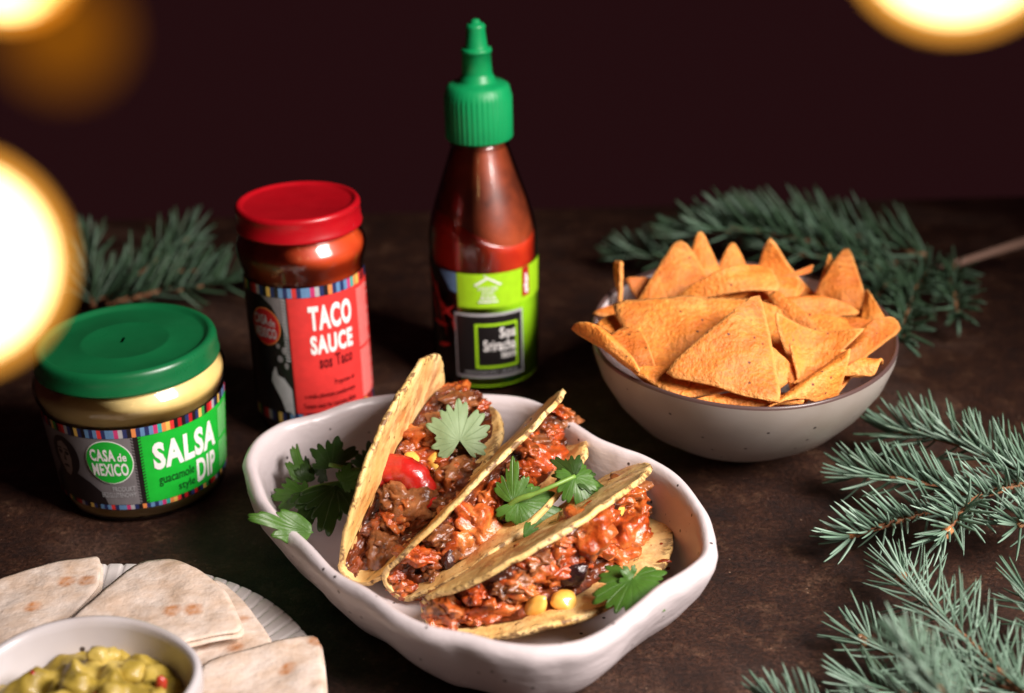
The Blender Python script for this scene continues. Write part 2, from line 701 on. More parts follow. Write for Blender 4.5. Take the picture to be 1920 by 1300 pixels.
def ring_geo(uc, vc, ru, rv, k2, n=48):
    bm = bmesh.new()
    o = [bm.verts.new((uc + ru * cos(2 * pi * k / n), vc + rv * sin(2 * pi * k / n), 0)) for k in range(n)]
    i = [bm.verts.new((uc + ru * k2 * cos(2 * pi * k / n), vc + rv * k2 * sin(2 * pi * k / n), 0)) for k in range(n)]
    for k in range(n):
        bm.faces.new((o[k], o[(k + 1) % n], i[(k + 1) % n], i[k]))
    return bm


def merge(*bms):
    """several flat shapes into one"""
    me = bpy.data.meshes.new('tmp')
    out = bmesh.new()
    for b in bms:
        b.to_mesh(me)
        b.free()
        out.from_mesh(me)
    bpy.data.meshes.remove(me)
    return out


def text_in(body, u0, u1, v0, v1, bold=.02):
    bm = text_geo(body, bold)
    fit_box(bm, u0, u1, v0, v1)
    return bm


def stripes(name, parent, cen, rfun, off, u0, u1, v0, v1, seq, step=2.5):
    """row of coloured woven stripes as one printed band with several inks"""
    inks = sorted(set(seq))
    V, F, mi = [], [], []
    a0 = atan2(CP.y - cen[1], CP.x - cen[0])
    n = int(round((u1 - u0) / step))
    for k in range(n):
        for j in range(2):
            for q in range(2):
                u = u0 + (k + q) * step
                z = (v0 if j == 0 else v1) / 1000
                a = a0 + radians(u)
                r = rfun(z) + off
                V.append((cen[0] + r * cos(a), cen[1] + r * sin(a), cen[2] + z))
        b = 4 * k
        F.append((b, b + 1, b + 3, b + 2))
        mi.append(inks.index(seq[k % len(seq)]))
    return obj(name, V, F, inks, parent, smooth=False, mi=mi)


# ================================================================== SETTING: table
def build_table():
    nx, ny = 60, 40
    x0, x1, y0, y1 = -.75, .85, -.80, .20
    V = []
    for i in range(nx):
        for j in range(ny):
            V.append((x0 + (x1 - x0) * i / (nx - 1), y0 + (y1 - y0) * j / (ny - 1), 0))
    F = grid_faces(nx, ny)
    b = len(V)
    # underside and edges of the slab
    V += [(x0, y0, -.03), (x1, y0, -.03), (x1, y1, -.03), (x0, y1, -.03), (x0, y0, 0), (x1, y0, 0), (x1, y1, 0), (x0, y1, 0)]
    F += [(b, b + 3, b + 2, b + 1)] + [(b + k, b + (k + 1) % 4, b + 4 + (k + 1) % 4, b + 4 + k) for k in range(4)]
    o = obj('table', V, F, 'table', smooth=False)
    tag(o, 'dark brown rusty worn table top under all the food', 'table', kind='structure')


build_table()

# ================================================================== JARS AND BOTTLE
SEQ_TOP = ['p_dark', 'p_maroon', 'p_dark', 'p_navy', 'p_maroon', 'p_dark', 'p_navy', 'p_yell', 'p_leafg', 'p_dark', 'p_maroon', 'p_red', 'p_pale', 'p_navy', 'p_dark', 'p_yell',
           'p_navy', 'p_dark', 'p_blue', 'p_navy', 'p_blue', 'p_red', 'p_navy', 'p_blue', 'p_blue', 'p_pinkb', 'p_pale', 'p_navy', 'p_dark', 'p_oran', 'p_navy', 'p_blue', 'p_navy', 'p_blue', 'p_pinkb', 'p_teal', 'p_oran', 'p_yell', 'p_red']


def fringe(u, v0, v1, n, w, side=1):
    """woven zigzag edge between two printed panels"""
    bm = bmesh.new()
    for k in range(n):
        a = v0 + (v1 - v0) * k / n
        h = (v1 - v0) / n
        bm.faces.new([bm.verts.new(p) for p in ((u, a, 0), (u + side * w, a + h * .45, 0), (u + side * w, a + h * .85, 0), (u, a + h * .42, 0))])
    return bm


def build_salsa_jar():
    c = (-.1529, -.1243, 0)
    t = thing('glass_jar', 'squat glass jar of pale guacamole salsa dip with green lid', 'jar', c)

    def rf(z):
        return .0330 + (z - .006) / .038 * .0030
    prof = [(0, .0008), (.0290, .0008), (.0316, .0014), (.0327, .0030), (.0331, .0065)] + [(rf(z), z) for z in (.012, .02, .03, .040, .0445)] + \
        [(.0374, .0475), (.0379, .0505), (.0374, .0535), (.0352, .0562), (.0335, .0585), (.0330, .0615), (.0330, .064)]
    obj('glass_wall', *lathe(prof, c, 128), 'glass', t)
    inner = [(0, .0018), (.0295, .0018), (.0312, .0026), (.0318, .0045), (.0320, .0065)] + [(rf(z) - .0012, z) for z in (.012, .02, .03, .040, .0445)] + [(.0362, .0475), (.0367, .0505), (.0362, .053), (.0340, .0555), (.0325, .0580), (0, .0580)]
    obj('dip', *lathe(inner, c, 96), 'dip', t)
    lid = [(.0330, .0570), (.0352, .0570), (.0359, .0575), (.0361, .0583), (.0358, .0590), (.0357, .0625), (.0356, .0645), (.0351, .0658), (.0342, .0666), (.0330, .0668), (.0320, .0663), (.0312, .0653), (.0300, .0651),
           (.0185, .0651), (.0178, .0653), (.0165, .0653), (.0158, .0651), (0, .0651)]
    obj('lid', *lathe(lid, c, 128), 'lid_g', t)
    st = flat_geo([(-.0014, -.0022), (-.0004, -.0022), (-.0004, .0022), (-.0014, .0022)])
    st = merge(st, flat_geo([(.0004, -.0022), (.0016, -.0022), (.0016, .0016), (.0004, .0016)]))
    obj('date_stamp', [(c[0] + v.co.x, c[1] + v.co.y, .0653) for v in st.verts], [tuple(q.index for q in f.verts) for f in st.faces], 'p_dgreen', t, smooth=False)
    lab = wrap('label', box(-84, 84, 7.4, 44.3), 'p_dark', t, c, rf, .00025)
    a = (c, rf)
    wrap('green_panel', box(-1.5, 84, 9.8, 40.2), 'p_green', lab, *a, .0004)
    wrap('grey_panel', box(-84, -4.5, 9.8, 40.2), 'p_grey', lab, *a, .0004)
    wrap('woven_edge', merge(fringe(-1.5, 9.8, 40.2, 22, 1.8), fringe(-4.5, 9.8, 40.2, 22, 1.4, -1)), 'p_dark', lab, *a, .0005)
    stripes('woven_band', lab, *a, .0005, -80, 80, 40.4, 44.2, SEQ_TOP * 2, 2.6)
    stripes('woven_band', lab, *a, .0005, -80, 80, 7.6, 9.7, SEQ_TOP * 2, 2.6)
    # generic dark portrait: hat-less figure with poncho
    wrap('portrait', merge(oval(-54, 29.5, 12, 9.0), flat_geo([(-74, 9.9), (-27, 9.9), (-29, 15), (-37, 19.5), (-46, 22.5), (-50, 27), (-60, 27), (-66, 21), (-73, 17)])), 'p_dark', lab, *a, .00055)
    wrap('face', flat_geo([(-61, 31), (-59, 35), (-54, 36.4), (-50, 34), (-48.5, 29), (-50, 23.5), (-53, 20.5), (-56.5, 21.5), (-60, 26)]), 'p_skin', lab, *a, .0007)
    wrap('features', merge(oval(-57.5, 31.0, 2.0, .9), oval(-51.5, 31.0, 1.9, .9), flat_geo([(-57, 24.6), (-51.5, 24.6), (-52.5, 25.6), (-56, 25.6)]), flat_geo([(-55.5, 27.5), (-53, 27.5), (-54, 31)]),
                           flat_geo([(-60, 32.8), (-55.6, 33.2), (-55.6, 32.5), (-60, 32.2)]), flat_geo([(-53.5, 33.2), (-49.8, 32.8), (-49.8, 32.2), (-53.5, 32.6)])), 'p_dark', lab, *a, .0008)
    wrap('emblem', oval(-21, 29.8, 15.2, 9.9), 'p_white', lab, *a, .0007)
    wrap('emblem_field', oval(-21, 29.8, 14.6, 9.5), 'p_green', lab, *a, .0008)
    wrap('lettering', merge(text_in('CASA', -32.5, -16.5, 30.3, 35.8, .035), text_in('de', -15.3, -9.8, 30.2, 34.0, .02), text_in('MEXICO', -32.5, -9.6, 23.6, 29.4, .03)), 'p_white', lab, *a, .0009)
    wrap('lettering', merge(text_in('PRODUKT', -22, -7.5, 16.2, 18.4, .01), text_in('BEZGLUTENOWY', -30, -7.5, 13.4, 15.6, .01)), 'p_pale', lab, *a, .0006)
    wrap('lettering', text_in('SALSA', 6.0, 54.5, 24.0, 36.4, .045), 'p_white', lab, *a, .0006)
    wrap('lettering', text_in('DIP', 35.0, 53.0, 12.0, 22.4, .03), 'p_white', lab, *a, .0006)
    wrap('lettering', merge(text_in('guacamole', 8.0, 33.0, 16.0, 21.5, .01), text_in('style', 20.5, 33.0, 11.2, 15.8, .01)), 'p_dgreen', lab, *a, .0006)
    lines = [box(59, 59 + random.uniform(13, 22), 37.5 - 1.35 * k, 38.2 - 1.35 * k) for k in range(20) if k != 10]
    wrap('small_print', merge(*lines), 'p_pgreen', lab, *a, .0006)


def build_taco_jar():
    c = (-.0883, -.07, 0)
    t = thing('glass_jar', 'tall glass jar of red taco sauce with red lid', 'jar', c)

    def rf(z):
        return .0256
    prof = [(0, .001), (.020, .001), (.0240, .003), (.0255, .007), (.0256, .012), (.0256, .074), (.0260, .0765), (.0272, .0805), (.0276, .0835), (.0270, .0865), (.0253, .0892), (.0243, .0910), (.0240, .0935), (.0240, .098)]
    obj('glass_wall', *lathe(prof, c, 128), 'glass', t)
    inner = [(0, .003), (.022, .004), (.0245, .008), (.0246, .074), (.0250, .0765), (.0262, .0805), (.0266, .0835), (.0260, .0862), (.0243, .0885), (.0234, .0905), (.0232, .0922), (0, .0922)]
    obj('sauce', *lathe(inner, c, 96), 'taco_sauce', t)
    lid = [(.0243, .0922), (.0258, .0922), (.0265, .0927), (.0266, .0936), (.0262, .0943), (.0260, .0985), (.0260, .1002), (.0262, .1008), (.0261, .1018), (.0254, .1028), (.0244, .1031), (.0236, .1026), (.0230, .1019), (.0222, .1017), (0, .1017)]
    obj('lid', *lathe(lid, c, 128), 'lid_r', t)
    lab = wrap('label', box(-85, 85, 8.5, 73.6), 'p_black', t, c, rf, .00025)
    a = (c, rf)
    wrap('red_panel', box(-18.5, 85, 15.6, 69.0), 'p_red', lab, *a, .0004)
    wrap('woven_edge', fringe(-18.5, 15.6, 69.0, 36, 1.6), 'p_maroon', lab, *a, .0005)
    stripes('woven_band', lab, *a, .0005, -80, 80, 69.2, 73.5, SEQ_TOP[5:] + SEQ_TOP, 4.2)
    stripes('woven_band', lab, *a, .0005, -80, 80, 10.5, 15.2, SEQ_TOP[5:] + SEQ_TOP, 4.2)
    wrap('grey_panel', flat_geo([(-46, 69), (-20, 69), (-20, 50), (-27, 58), (-34, 65)]), 'p_grey', lab, *a, .0004)
    wrap('woven_edge', fringe(-19.5, 40, 69.0, 20, 4.5, -1), 'p_pale', lab, *a, .0006)
    wrap('donkey_print', flat_geo([(-40, 34), (-36, 37), (-34, 33), (-28, 32), (-21, 27), (-20.5, 14), (-25, 16), (-29, 16), (-33, 22), (-39, 27), (-42, 30)]), 'p_pale', lab, *a, .0006)
    wrap('flower_print', merge(oval(-30, 41, 3, 1.6), oval(-25, 45, 2.5, 1.8), oval(-31, 47, 2, 1.2), oval(-24, 38, 2.0, 1.6)), 'p_grey', lab, *a, .0006)
    wrap('emblem', oval(-43, 55.2, 16.6, 8.6), 'p_oran', lab, *a, .0007)
    wrap('emblem_field', oval(-43, 55.2, 15.7, 8.15), 'p_maroon', lab, *a, .0008)
    wrap('lettering', merge(text_in('CASA', -56, -39, 55.8, 60.6, .03), text_in('de', -38, -31.5, 55.6, 59.2, .01), text_in('MEXICO', -56, -31, 50.0, 54.8, .03)), 'p_pale', lab, *a, .0009)
    wrap('lettering', text_in('TACO', 0.2, 44.0, 53.9, 65.2, .045), 'p_white', lab, *a, .0006)
    wrap('lettering', text_in('SAUCE', 0.0, 43.0, 43.0, 51.8, .045), 'p_white', lab, *a, .0006)
    wrap('lettering', text_in('sos Taco', 7.0, 41.5, 36.2, 42.2, .03), 'p_dred', lab, *a, .0006)
    sm = [text_in('Przyprawa do', 20, 42, 27.0, 30.2, .01), text_in('o smaku pikantnym pomidorowym', -9, 42, 22.0, 25.0, .01), text_in('Tomato sauce for seasoning dishes', -11, 42, 17.2, 20.4, .01)]
    wrap('lettering', merge(*sm), 'p_dred', lab, *a, .0006)
    lines = [box(53, 53 + random.uniform(18, 28), 66.0 - 1.5 * k, 66.9 - 1.5 * k) for k in range(34) if k != 18]
    wrap('small_print', merge(*lines), 'p_pink', lab, *a, .0006)


def build_bottle():
    c = (-.012, -.0273, 0)
    t = thing('sauce_bottle', 'red chilli sauce bottle with green nozzle cap and lime label', 'bottle', c)
    z_r = [(0, .001), (.018, .001), (.0228, .0025), (.0245, .006), (.0247, .015), (.0247, .066), (.0245, .072), (.0234, .0785), (.0210, .0868), (.0180, .0960), (.0152, .1045), (.0130, .1110), (.0118, .1150), (.0116, .119)]

    def rf(z):
        for (r0, a), (r1, b) in zip(z_r[1:], z_r[2:]):
            if a <= z <= b:
                return r0 + (r1 - r0) * (z - a) / max(1e-9, b - a)
        return .0247
    obj('glass_wall', *lathe(z_r, c, 128), 'glass', t)
    lo = [(0, .003)] + [(rf(z) - .0011, z) for z in (.006, .02, .04, .06, .068, .072, .0765)] + [(0, .0765)]
    V, F = lathe(lo, c, 96)
    # the sauce surface stands tilted in the photo, clinging to the wall
    V2 = []
    for x, y, z in V:
        if z > .07 and (x, y) != (c[0], c[1]):
            a = atan2(y - c[1], x - c[0])
            dz = .0035 * sin(2.1 * a + .6) - .0045 * cos(a - .2)
            k = 1.0 if z < .0766 - 1e-6 and z < .074 else 1.0
            z2 = z + dz * k * (0.3 if z < .074 else 1)
            rr = sqrt((x - c[0]) ** 2 + (y - c[1]) ** 2)
            lim = rf(z2) - .0011
            if rr > lim:
                x, y = c[0] + (x - c[0]) * lim / rr, c[1] + (y - c[1]) * lim / rr
            z = z2
        V2.append((x, y, z))
    obj('sauce', V2, F, 'sri', t)
    hi = [(rf(z) - .0013, z) for z in (.070, .076, .082, .088, .094, .100, .106, .112, .117)] + [(0, .117)]
    obj('sauce_film', *lathe(hi, c, 96), 'sri_film', t)
    # cap: ribbed collar, shoulder, stepped nozzle
    n = 160
    prof = [(.0128, .1150), (.0143, .1152), (.0146, .1160), (.0146, .1340), (.0146, .1352), (.0138, .1385), (.0118, .1398), (.0085, .1402), (.0078, .1410), (.0075, .1425), (.0066, .1438), (.0066, .1442), (.0062, .1530), (.0067, .1531), (.0067, .1543), (.0064, .1550), (.0050, .1551), (.0049, .1555),
            (.0048, .1565), (.0041, .1625), (.0043, .1636), (.0043, .1644), (.0036, .1655), (.0022, .1656), (.0020, .1668), (.0010, .1674), (0, .1674)]
    V, F = lathe(prof, c, n)
    V = [((c[0] + (x - c[0]) * k, c[1] + (y - c[1]) * k, z)) for (x, y, z), k in
         ((v, (1.025 if (i // len(prof)) % 4 < 2 and .1158 < v[2] < .1345 else 1.0)) for i, v in enumerate(V))]
    obj('nozzle_cap', V, F, 'cap_g', t, smooth=True)
    obj('neck_ring', *lathe([(.0118, .1125), (.0132, .1128), (.0133, .1142), (.0120, .1146)], c, 64), 'glass', t)
    a = (c, rf)
    lab = wrap('label', box(-110, 88, 1.6 + 2, 60.0), 'p_black', t, c, rf, .00025)
    wrap('lime_panel', box(-29.5, 88, 3.6, 60.0), 'p_lime', lab, *a, .0004)
    wrap('blue_patch', flat_geo([(-52, 59.8), (-30, 59.8), (-30, 50), (-38, 51)]), 'p_blue', lab, *a, .0004)
    ch = []
    for (x0, y0, x1, y1, w) in ((-75, 57, -55, 44, 1.2), (-55, 44, -31, 36, 1.2), (-66, 33, -42, 33, .9), (-60, 52, -44, 26, .8), (-58, 22, -40, 24, .9), (-68, 46, -58, 30, .9), (-36, 36, -33, 30, .9), (-50, 38, -33, 44, .8)):
        dx, dy = x1 - x0, y1 - y0
        L = sqrt(dx * dx + 4 * dy * dy)
        px, py = -2 * dy / L * w * 1.4, dx / L * w * .7
        ch.append(flat_geo([(x0 - px, y0 - py), ((x0 + x1) / 2, (y0 + y1) / 2 - 1.3), (x1, y1), ((x0 + x1) / 2 + px, (y0 + y1) / 2 + py), (x0 + px, y0 + py)]))
    wrap('chilli_print', merge(*ch), 'p_red', lab, *a, .00045)
    wrap('frame', box(-33.5, 41.5, 8.8, 40.8), 'p_pale', lab, *a, .0005)
    wrap('black_panel', box(-31.5, 39.5, 10.0, 39.6), 'p_black', lab, *a, .0006)
    sq = []
    for u0, u1, v0, v1 in ((-11.5, 34, 34.7, 35.9), (-11.5, 34, 13.8, 15.0), (-11.5, -8.8, 15.0, 34.7), (31.8, 34, 15.0, 34.7)):
        sq.append(box(u0, u1, v0, v1))
    wrap('square_outline', merge(*sq), 'p_lime', lab, *a, .0007)
    wrap('lettering', merge(text_in('Sos', 14, 31, 28.6, 33.8, .02), text_in('Sriracha', -3, 31, 22.4, 28.0, .02), text_in('sauce', 15, 31, 18.6, 21.4, .01)), 'p_white', lab, *a, .0009)
    wrap('lettering', text_in('UMIARKOWANIE OSTRY / MEDIUM HOT', -24, 34, 10.9, 12.6, .0), 'p_pale', lab, *a, .0008)
    house = merge(flat_geo([(-9, 54.2), (3.3, 57.6), (3.3, 58.6), (-11, 54.9)]), flat_geo([(3.3, 57.6), (16, 54.2), (18, 54.9), (3.3, 58.6)]), flat_geo([(1.6, 58.3), (3.0, 58.5), (0.4, 59.6), (-0.6, 59.4)]),
                  box(-7, 13.5, 46.3, 47.0), text_in('HOUSE', -6.5, 13, 52.2, 54.0, .01), text_in('OF', -3, 10, 50.2, 51.8, .01), text_in('ASIA', -5, 12, 47.5, 49.8, .01))
    wrap('house_logo', house, 'p_white', lab, *a, .0006)
    wrap('red_tag', box(42.5, 52.5, 46, 60.0), 'p_maroon', lab, *a, .0006)
    wrap('tag_mark', merge(oval(48, 53.8, 2.2, 1.5), oval(47.2, 51.2, 2.6, 1.3), oval(47.8, 48.8, 2.4, 1.6), box(46, 49, 55, 56.8)), 'p_white', lab, *a, .0008)
    wrap('lettering', text_in('280 g', 17, 37, 4.6, 7.6, .02), 'p_dgreen', lab, *a, .0006)


build_salsa_jar()
build_taco_jar()
build_bottle()

# ================================================================== SERVING DISH with tacos
RIM = [(455, 880), (460, 848), (485, 815), (530, 790), (590, 775), (650, 753), (720, 739), (800, 733), (870, 734), (940, 738), (1000, 748), (1050, 770), (1090, 797), (1130, 822), (1170, 838), (1220, 855), (1270, 887), (1305, 925),
       (1332, 965), (1344, 1005), (1340, 1045), (1308, 1074), (1254, 1108), (1204, 1148), (1152, 1186), (1102, 1211), (1050, 1224), (989, 1228), (928, 1221), (857, 1204), (796, 1192), (735, 1163), (674, 1119), (612, 1083), (553, 1026), (509, 985), (474, 938)]
# the pixels above are the visible edge of a rim about 34 mm above the table
DISH = [atz(px, py, .034) for px, py in RIM]


def build_dish():
    ol = smooth_path(DISH, 9, True)
    cx = sum(p.x for p in ol) / len(ol)
    cy = sum(p.y for p in ol) / len(ol)
    t = thing('serving_dish', 'wavy rimmed white speckled square dish holding three tacos', 'dish', (cx, cy, 0))
    N = len(ol)
    nor = []
    for i in range(N):
        d = ol[(i + 5) % N] - ol[i - 5]
        nor.append(Vector((d.y, -d.x, 0)).normalized())
    if (ol[0] - Vector((cx, cy, .034))).dot(nor[0]) < 0:
        nor = [-v for v in nor]
    # (inward mm, z mm) from floor centre outwards, over the rim and down the outside
    prof = [(30, 5.2), (24, 5.6), (19, 6.4), (15, 8.2), (12, 11.5), (10, 15.5), (8.6, 20), (7.4, 25), (6.4, 29.5), (5.6, 32.4), (4.4, 34.2), (3.0, 34.8), (1.6, 34.4), (.5, 33.0), (0, 31.2), (.6, 28), (2.0, 24), (4.2, 19), (7.0, 14), (10.5, 9), (14.5, 5), (19, 2), (23, .8), (30, .6)]
    V, F = [], []
    K = len(prof)
    for i in range(N):
        p = ol[i]
        for inw, z in prof:
            q = p - nor[i] * inw / 1000
            if inw > 16:
                c0 = Vector((cx, cy, 0))
                q0 = p - nor[i] * .016
                k = 1 - (inw - 16) / 60
                q = Vector((cx + (q0.x - cx) * k, cy + (q0.y - cy) * k, 0))
            zz = z / 1000
            out = 1 if prof.index((inw, z)) > 13 else 0
            w = .0006 * fn((q.x, q.y, zz), 48, 2) + (.0008 * fn((q.x + 3, q.y, zz * 1.6), 60, 2) if out else 0)
            amp = min(1, zz / .012)
            if inw <= 16:
                q = q + nor[i] * w * amp
            zz += .0008 * fn((p.x, p.y, 1), 18, 2) * min(1, zz / .03)
            V.append((q.x, q.y, zz))
    for i in range(N):
        for j in range(K - 1):
            a, b = i * K + j, ((i + 1) % N) * K + j
            F.append((a, a + 1, b + 1, b))
    n0 = len(V)
    V.append((cx, cy, .0050))
    V.append((cx, cy, .0006))
    for i in range(N):
        F.append((n0, i * K, ((i + 1) % N) * K))
        F.append((n0 + 1, ((i + 1) % N) * K + K - 1, i * K + K - 1))
    o = obj('ceramic_body', V, F, 'plate', t)
    return o


build_dish()

TACOS = [
    dict(o=(-0.0434, -0.1658, 0.0194), hd=1.2312, pt=.19, al=.13, ar=1.16, R=.0515, fr=(.36, .86), front=.42, fx=.9, rk=.80, seed=1),
    dict(o=(-0.0177, -0.1733, 0.0156), hd=1.0386, pt=.107, al=.6224, ar=1.14, R=.0550, fr=(.50, .62), front=.30, fx=.7, rk=.80, seed=2),
    dict(o=(0.0026, -0.2044, 0.0155), hd=.8646, pt=.0103, al=.86, ar=1.46, R=.0525, fr=(.72, .68), front=.22, fx=.7, seed=3),
]
TLAB = ['taco with pale cilantro leaf on top and red pepper strip, nearest the sauce jars', 'middle taco of the dish, topped with a dark green cilantro sprig',
        'taco leaning at the dish front, filled with bright red sauce and two corn kernels']


def taco_frame(T):
    a = Vector((cos(T['hd']) * cos(T['pt']), sin(T['hd']) * cos(T['pt']), sin(T['pt'])))
    side = Vector((sin(T['hd']), -cos(T['hd']), 0))
    up = side.cross(a)
    return a, side, up


def build_taco(T, label):
    a, side, up = taco_frame(T)
    R, O = T['R'], Vector(T['o'])
    w = .0065
    mid = (T['al'] + T['ar']) / 2
    beta = (T['ar'] - T['al']) / 2 - .10
    um = up * cos(mid) + side * sin(mid)
    sd = side * cos(mid) - up * sin(mid)
    t = thing('taco', label, 'taco', O, 'tacos in the white dish')
    pm = pi / 2 - beta
    arc = .22

    def pt(s, v, inset=0.0):
        """s along the fold 0..1, v across -1..1; inset pushes towards the inside"""
        x = -cos(pi * s) * R
        h = R * .95 * sin(pi * s) ** .92
        sg = 1 if v >= 0 else -1
        q = abs(v)
        base = O + a * x
        rr = w - inset
        if q < arc:
            ps = q / arc * pm
            return base + um * (w - rr * cos(ps)) + sd * sg * rr * sin(ps)
        u = um * cos(beta) + sd * sg * sin(beta)
        e = base + um * (w - rr * cos(pm)) + sd * sg * rr * sin(pm)
        hh = max(.002, h * (T.get('rk', 1) if v > 0 else 1) - .004)
        return e + u * hh * (q - arc) / (1 - arc)
    nu, nv = 72, 41
    V, rim, sau = [], [], []
    for i in range(nu):
        s = .012 + .976 * i / (nu - 1)
        for j in range(nv):
            v = -1 + 2 * j / (nv - 1)
            rag = 1 + .022 * fn((s * 9, v * 3 + T['seed'], T['seed']), 1.2, 3) * (abs(v) > .9)
            p = pt(s, v * rag)
            d = .0013 * fn((p.x, p.y, p.z), 55, 3) + .0006 * fn((p.x, p.y, p.z), 170, 2)
            if abs(v) > arc:
                p = p + sd * d * .75
            else:
                p = p + um * d * .6
            V.append(p)
            e = max(abs(v), 1 - 6 * min(s, 1 - s) * .9 if min(s, 1 - s) < .03 else 0)
            rim.append(e)
            sau.append(max(0.0, min(1.0, (abs(v) - .2) * 3)) * max(0, min(1, (.93 - abs(v)) * 6)) * (1 if .24 < s < .9 else .0))
    F = grid_faces(nu, nv)
    sh = obj('shell', V, F, 'shell', t, attrs={'rim': rim, 'sauce': sau})
    # thickness: real wall 1.8 mm, grown outwards
    md = sh.modifiers.new('wall', 'SOLIDIFY')
    md.thickness = .0018
    md.offset = 0
    md.use_rim = True
    # filling body
    nu, nv = 150, 80
    V = []
    fl, frr = T['fr']
    for i in range(nu):
        s = .07 + .87 * i / (nu - 1)
        end = min(1, min((s - .05) / T['front'], (.96 - s) / .10))
        fade = max(.08, end) ** T['fx']
        l = pt(s, -(arc + (1 - arc) * fl * fade), .0012)
        r = pt(s, (arc + (1 - arc) * frr * fade), .0012)
        for j in range(nv):
            k = j / (nv - 1)
            p = l.lerp(r, k)
            b = 4 * k * (1 - k)
            q0 = p + Vector((T['seed'], 0, 0)) * .1
            f1 = noise.noise(q0 * 110)
            f2 = abs(noise.noise(q0 * 190)) * 2
            f3 = abs(noise.noise(q0 * 420)) * 2
            f4 = noise.noise(q0 * 900)
            ss = max(0, min(1, (s - .58) / .2)) * (T['seed'] < 3)
            p = p + um * (b ** .6) * (.0085 * ss * ss * end - .0030 + .0045 * f1 - .0046 * f2 - .0020 * f3 + .0004 * f4)
            V.append(p)
    F = grid_faces(nu, nv)
    fill = obj('filling', V, F, 'fill_c', t)  # base coloured darker to paint shade into the gaps between meat chunks
    bv = BVHTree.FromPolygons([Vector(v) for v in V], F)
    return t, pt, um, sd, a, bv, V


TT = [build_taco(T, l) for T, l in zip(TACOS, TLAB)]


def scatter_meat(k, n, seed, mats_, rmin, rmax, srange=(.10, .92)):
    t, pt, um, sd, a, bv, V = TT[k]
    rnd = random.Random(seed)
    for i in range(n):
        s = rnd.uniform(*srange)
        q = rnd.uniform(.1, .9)
        iu = int((s - .07) / .87 * 149)
        iu = max(0, min(149, iu))
        c = Vector(V[iu * 80 + int(q * 79)])
        r = rnd.uniform(rmin, rmax)
        rot = Matrix.Rotation(rnd.uniform(0, 6), 3, 'Z') @ Matrix.Rotation(rnd.uniform(-.6, .6), 3, 'X')
        mv = rnd.choice(mats_)
        VV, FF = lump(c + um * r * .05, r, seed + i, 4, .62, 1.6, (1.45, 1, .75), rot)
        obj('meat_chunk', VV, FF, mv, t)


scatter_meat(0, 40, 11, ['meat_a', 'meat_a', 'fill_a', 'meat_b'], .0022, .0052, (.26, .92))
scatter_meat(1, 36, 211, ['meat_a', 'meat_b', 'fill_a', 'fill_b'], .0020, .0048)
scatter_meat(2, 50, 411, ['meat_b', 'meat_b', 'fill_b', 'meat_a'], .0020, .0050)
dg = bpy.context.evaluated_depsgraph_get()


def on_scene(px, py, lift=0.0):
    """the spot where the line of sight through a picture point meets what is already built"""
    d = ray(px, py).normalized()
    dg = bpy.context.evaluated_depsgraph_get()
    hit, loc, nor, *_ = S.ray_cast(dg, CP + d * .3, d)
    return loc - d * lift, nor


def kernel(k, px, py, r, name='corn_kernel', mt='corn', sq=(1.05, .95, .8), amp=.22, lift=.0015, seed=0, label=None):
    d = ray(px, py).normalized()
    p = TT[k][5].ray_cast(CP, d)[0]
    if p is None:
        return
    p = p - d * lift
    rot = Matrix.Rotation(seed * 1.3, 3, 'Y') @ Matrix.Rotation(seed * .7, 3, 'Z')
    VV, FF = lump(p, r, seed + 91, 4 if name == 'meat_chunk' else 3, amp, 1.5 if name == 'meat_chunk' else 1.1, sq, rot)
    obj(name, VV, FF, mt, TT[k][0], label=label)


# sweetcorn, beans, long meat pieces seen in the photograph
kernel(0, 818, 868, .0044, seed=1)
kernel(0, 772, 862, .0038, seed=2, sq=(1, .7, .9))
kernel(0, 930, 804, .0036, seed=3)
kernel(2, 1003, 1139, .0046, seed=4, sq=(1.35, .75, .7))
kernel(2, 1057, 1128, .0044, seed=5)
kernel(2, 1128, 962, .0036, seed=6)
kernel(2, 1160, 956, .0036, seed=7, sq=(1.7, .55, .6))
for (px, py, r, s) in ((980, 985, .0058, 1), (955, 965, .0048, 2), (840, 1052, .0036, 3), (860, 1095, .0038, 4)):
    kernel(1, px, py, r, 'bean', 'bean', (1.3, .9, .8), .35, .001, s + 20)
kernel(2, 1075, 1078, .0044, 'bean', 'bean', (1.2, .9, .9), .4, .0015, 31)
kernel(0, 960, 850, .0055, 'bean', 'bean', (1.3, .9, .9), .4, .0008, 33)
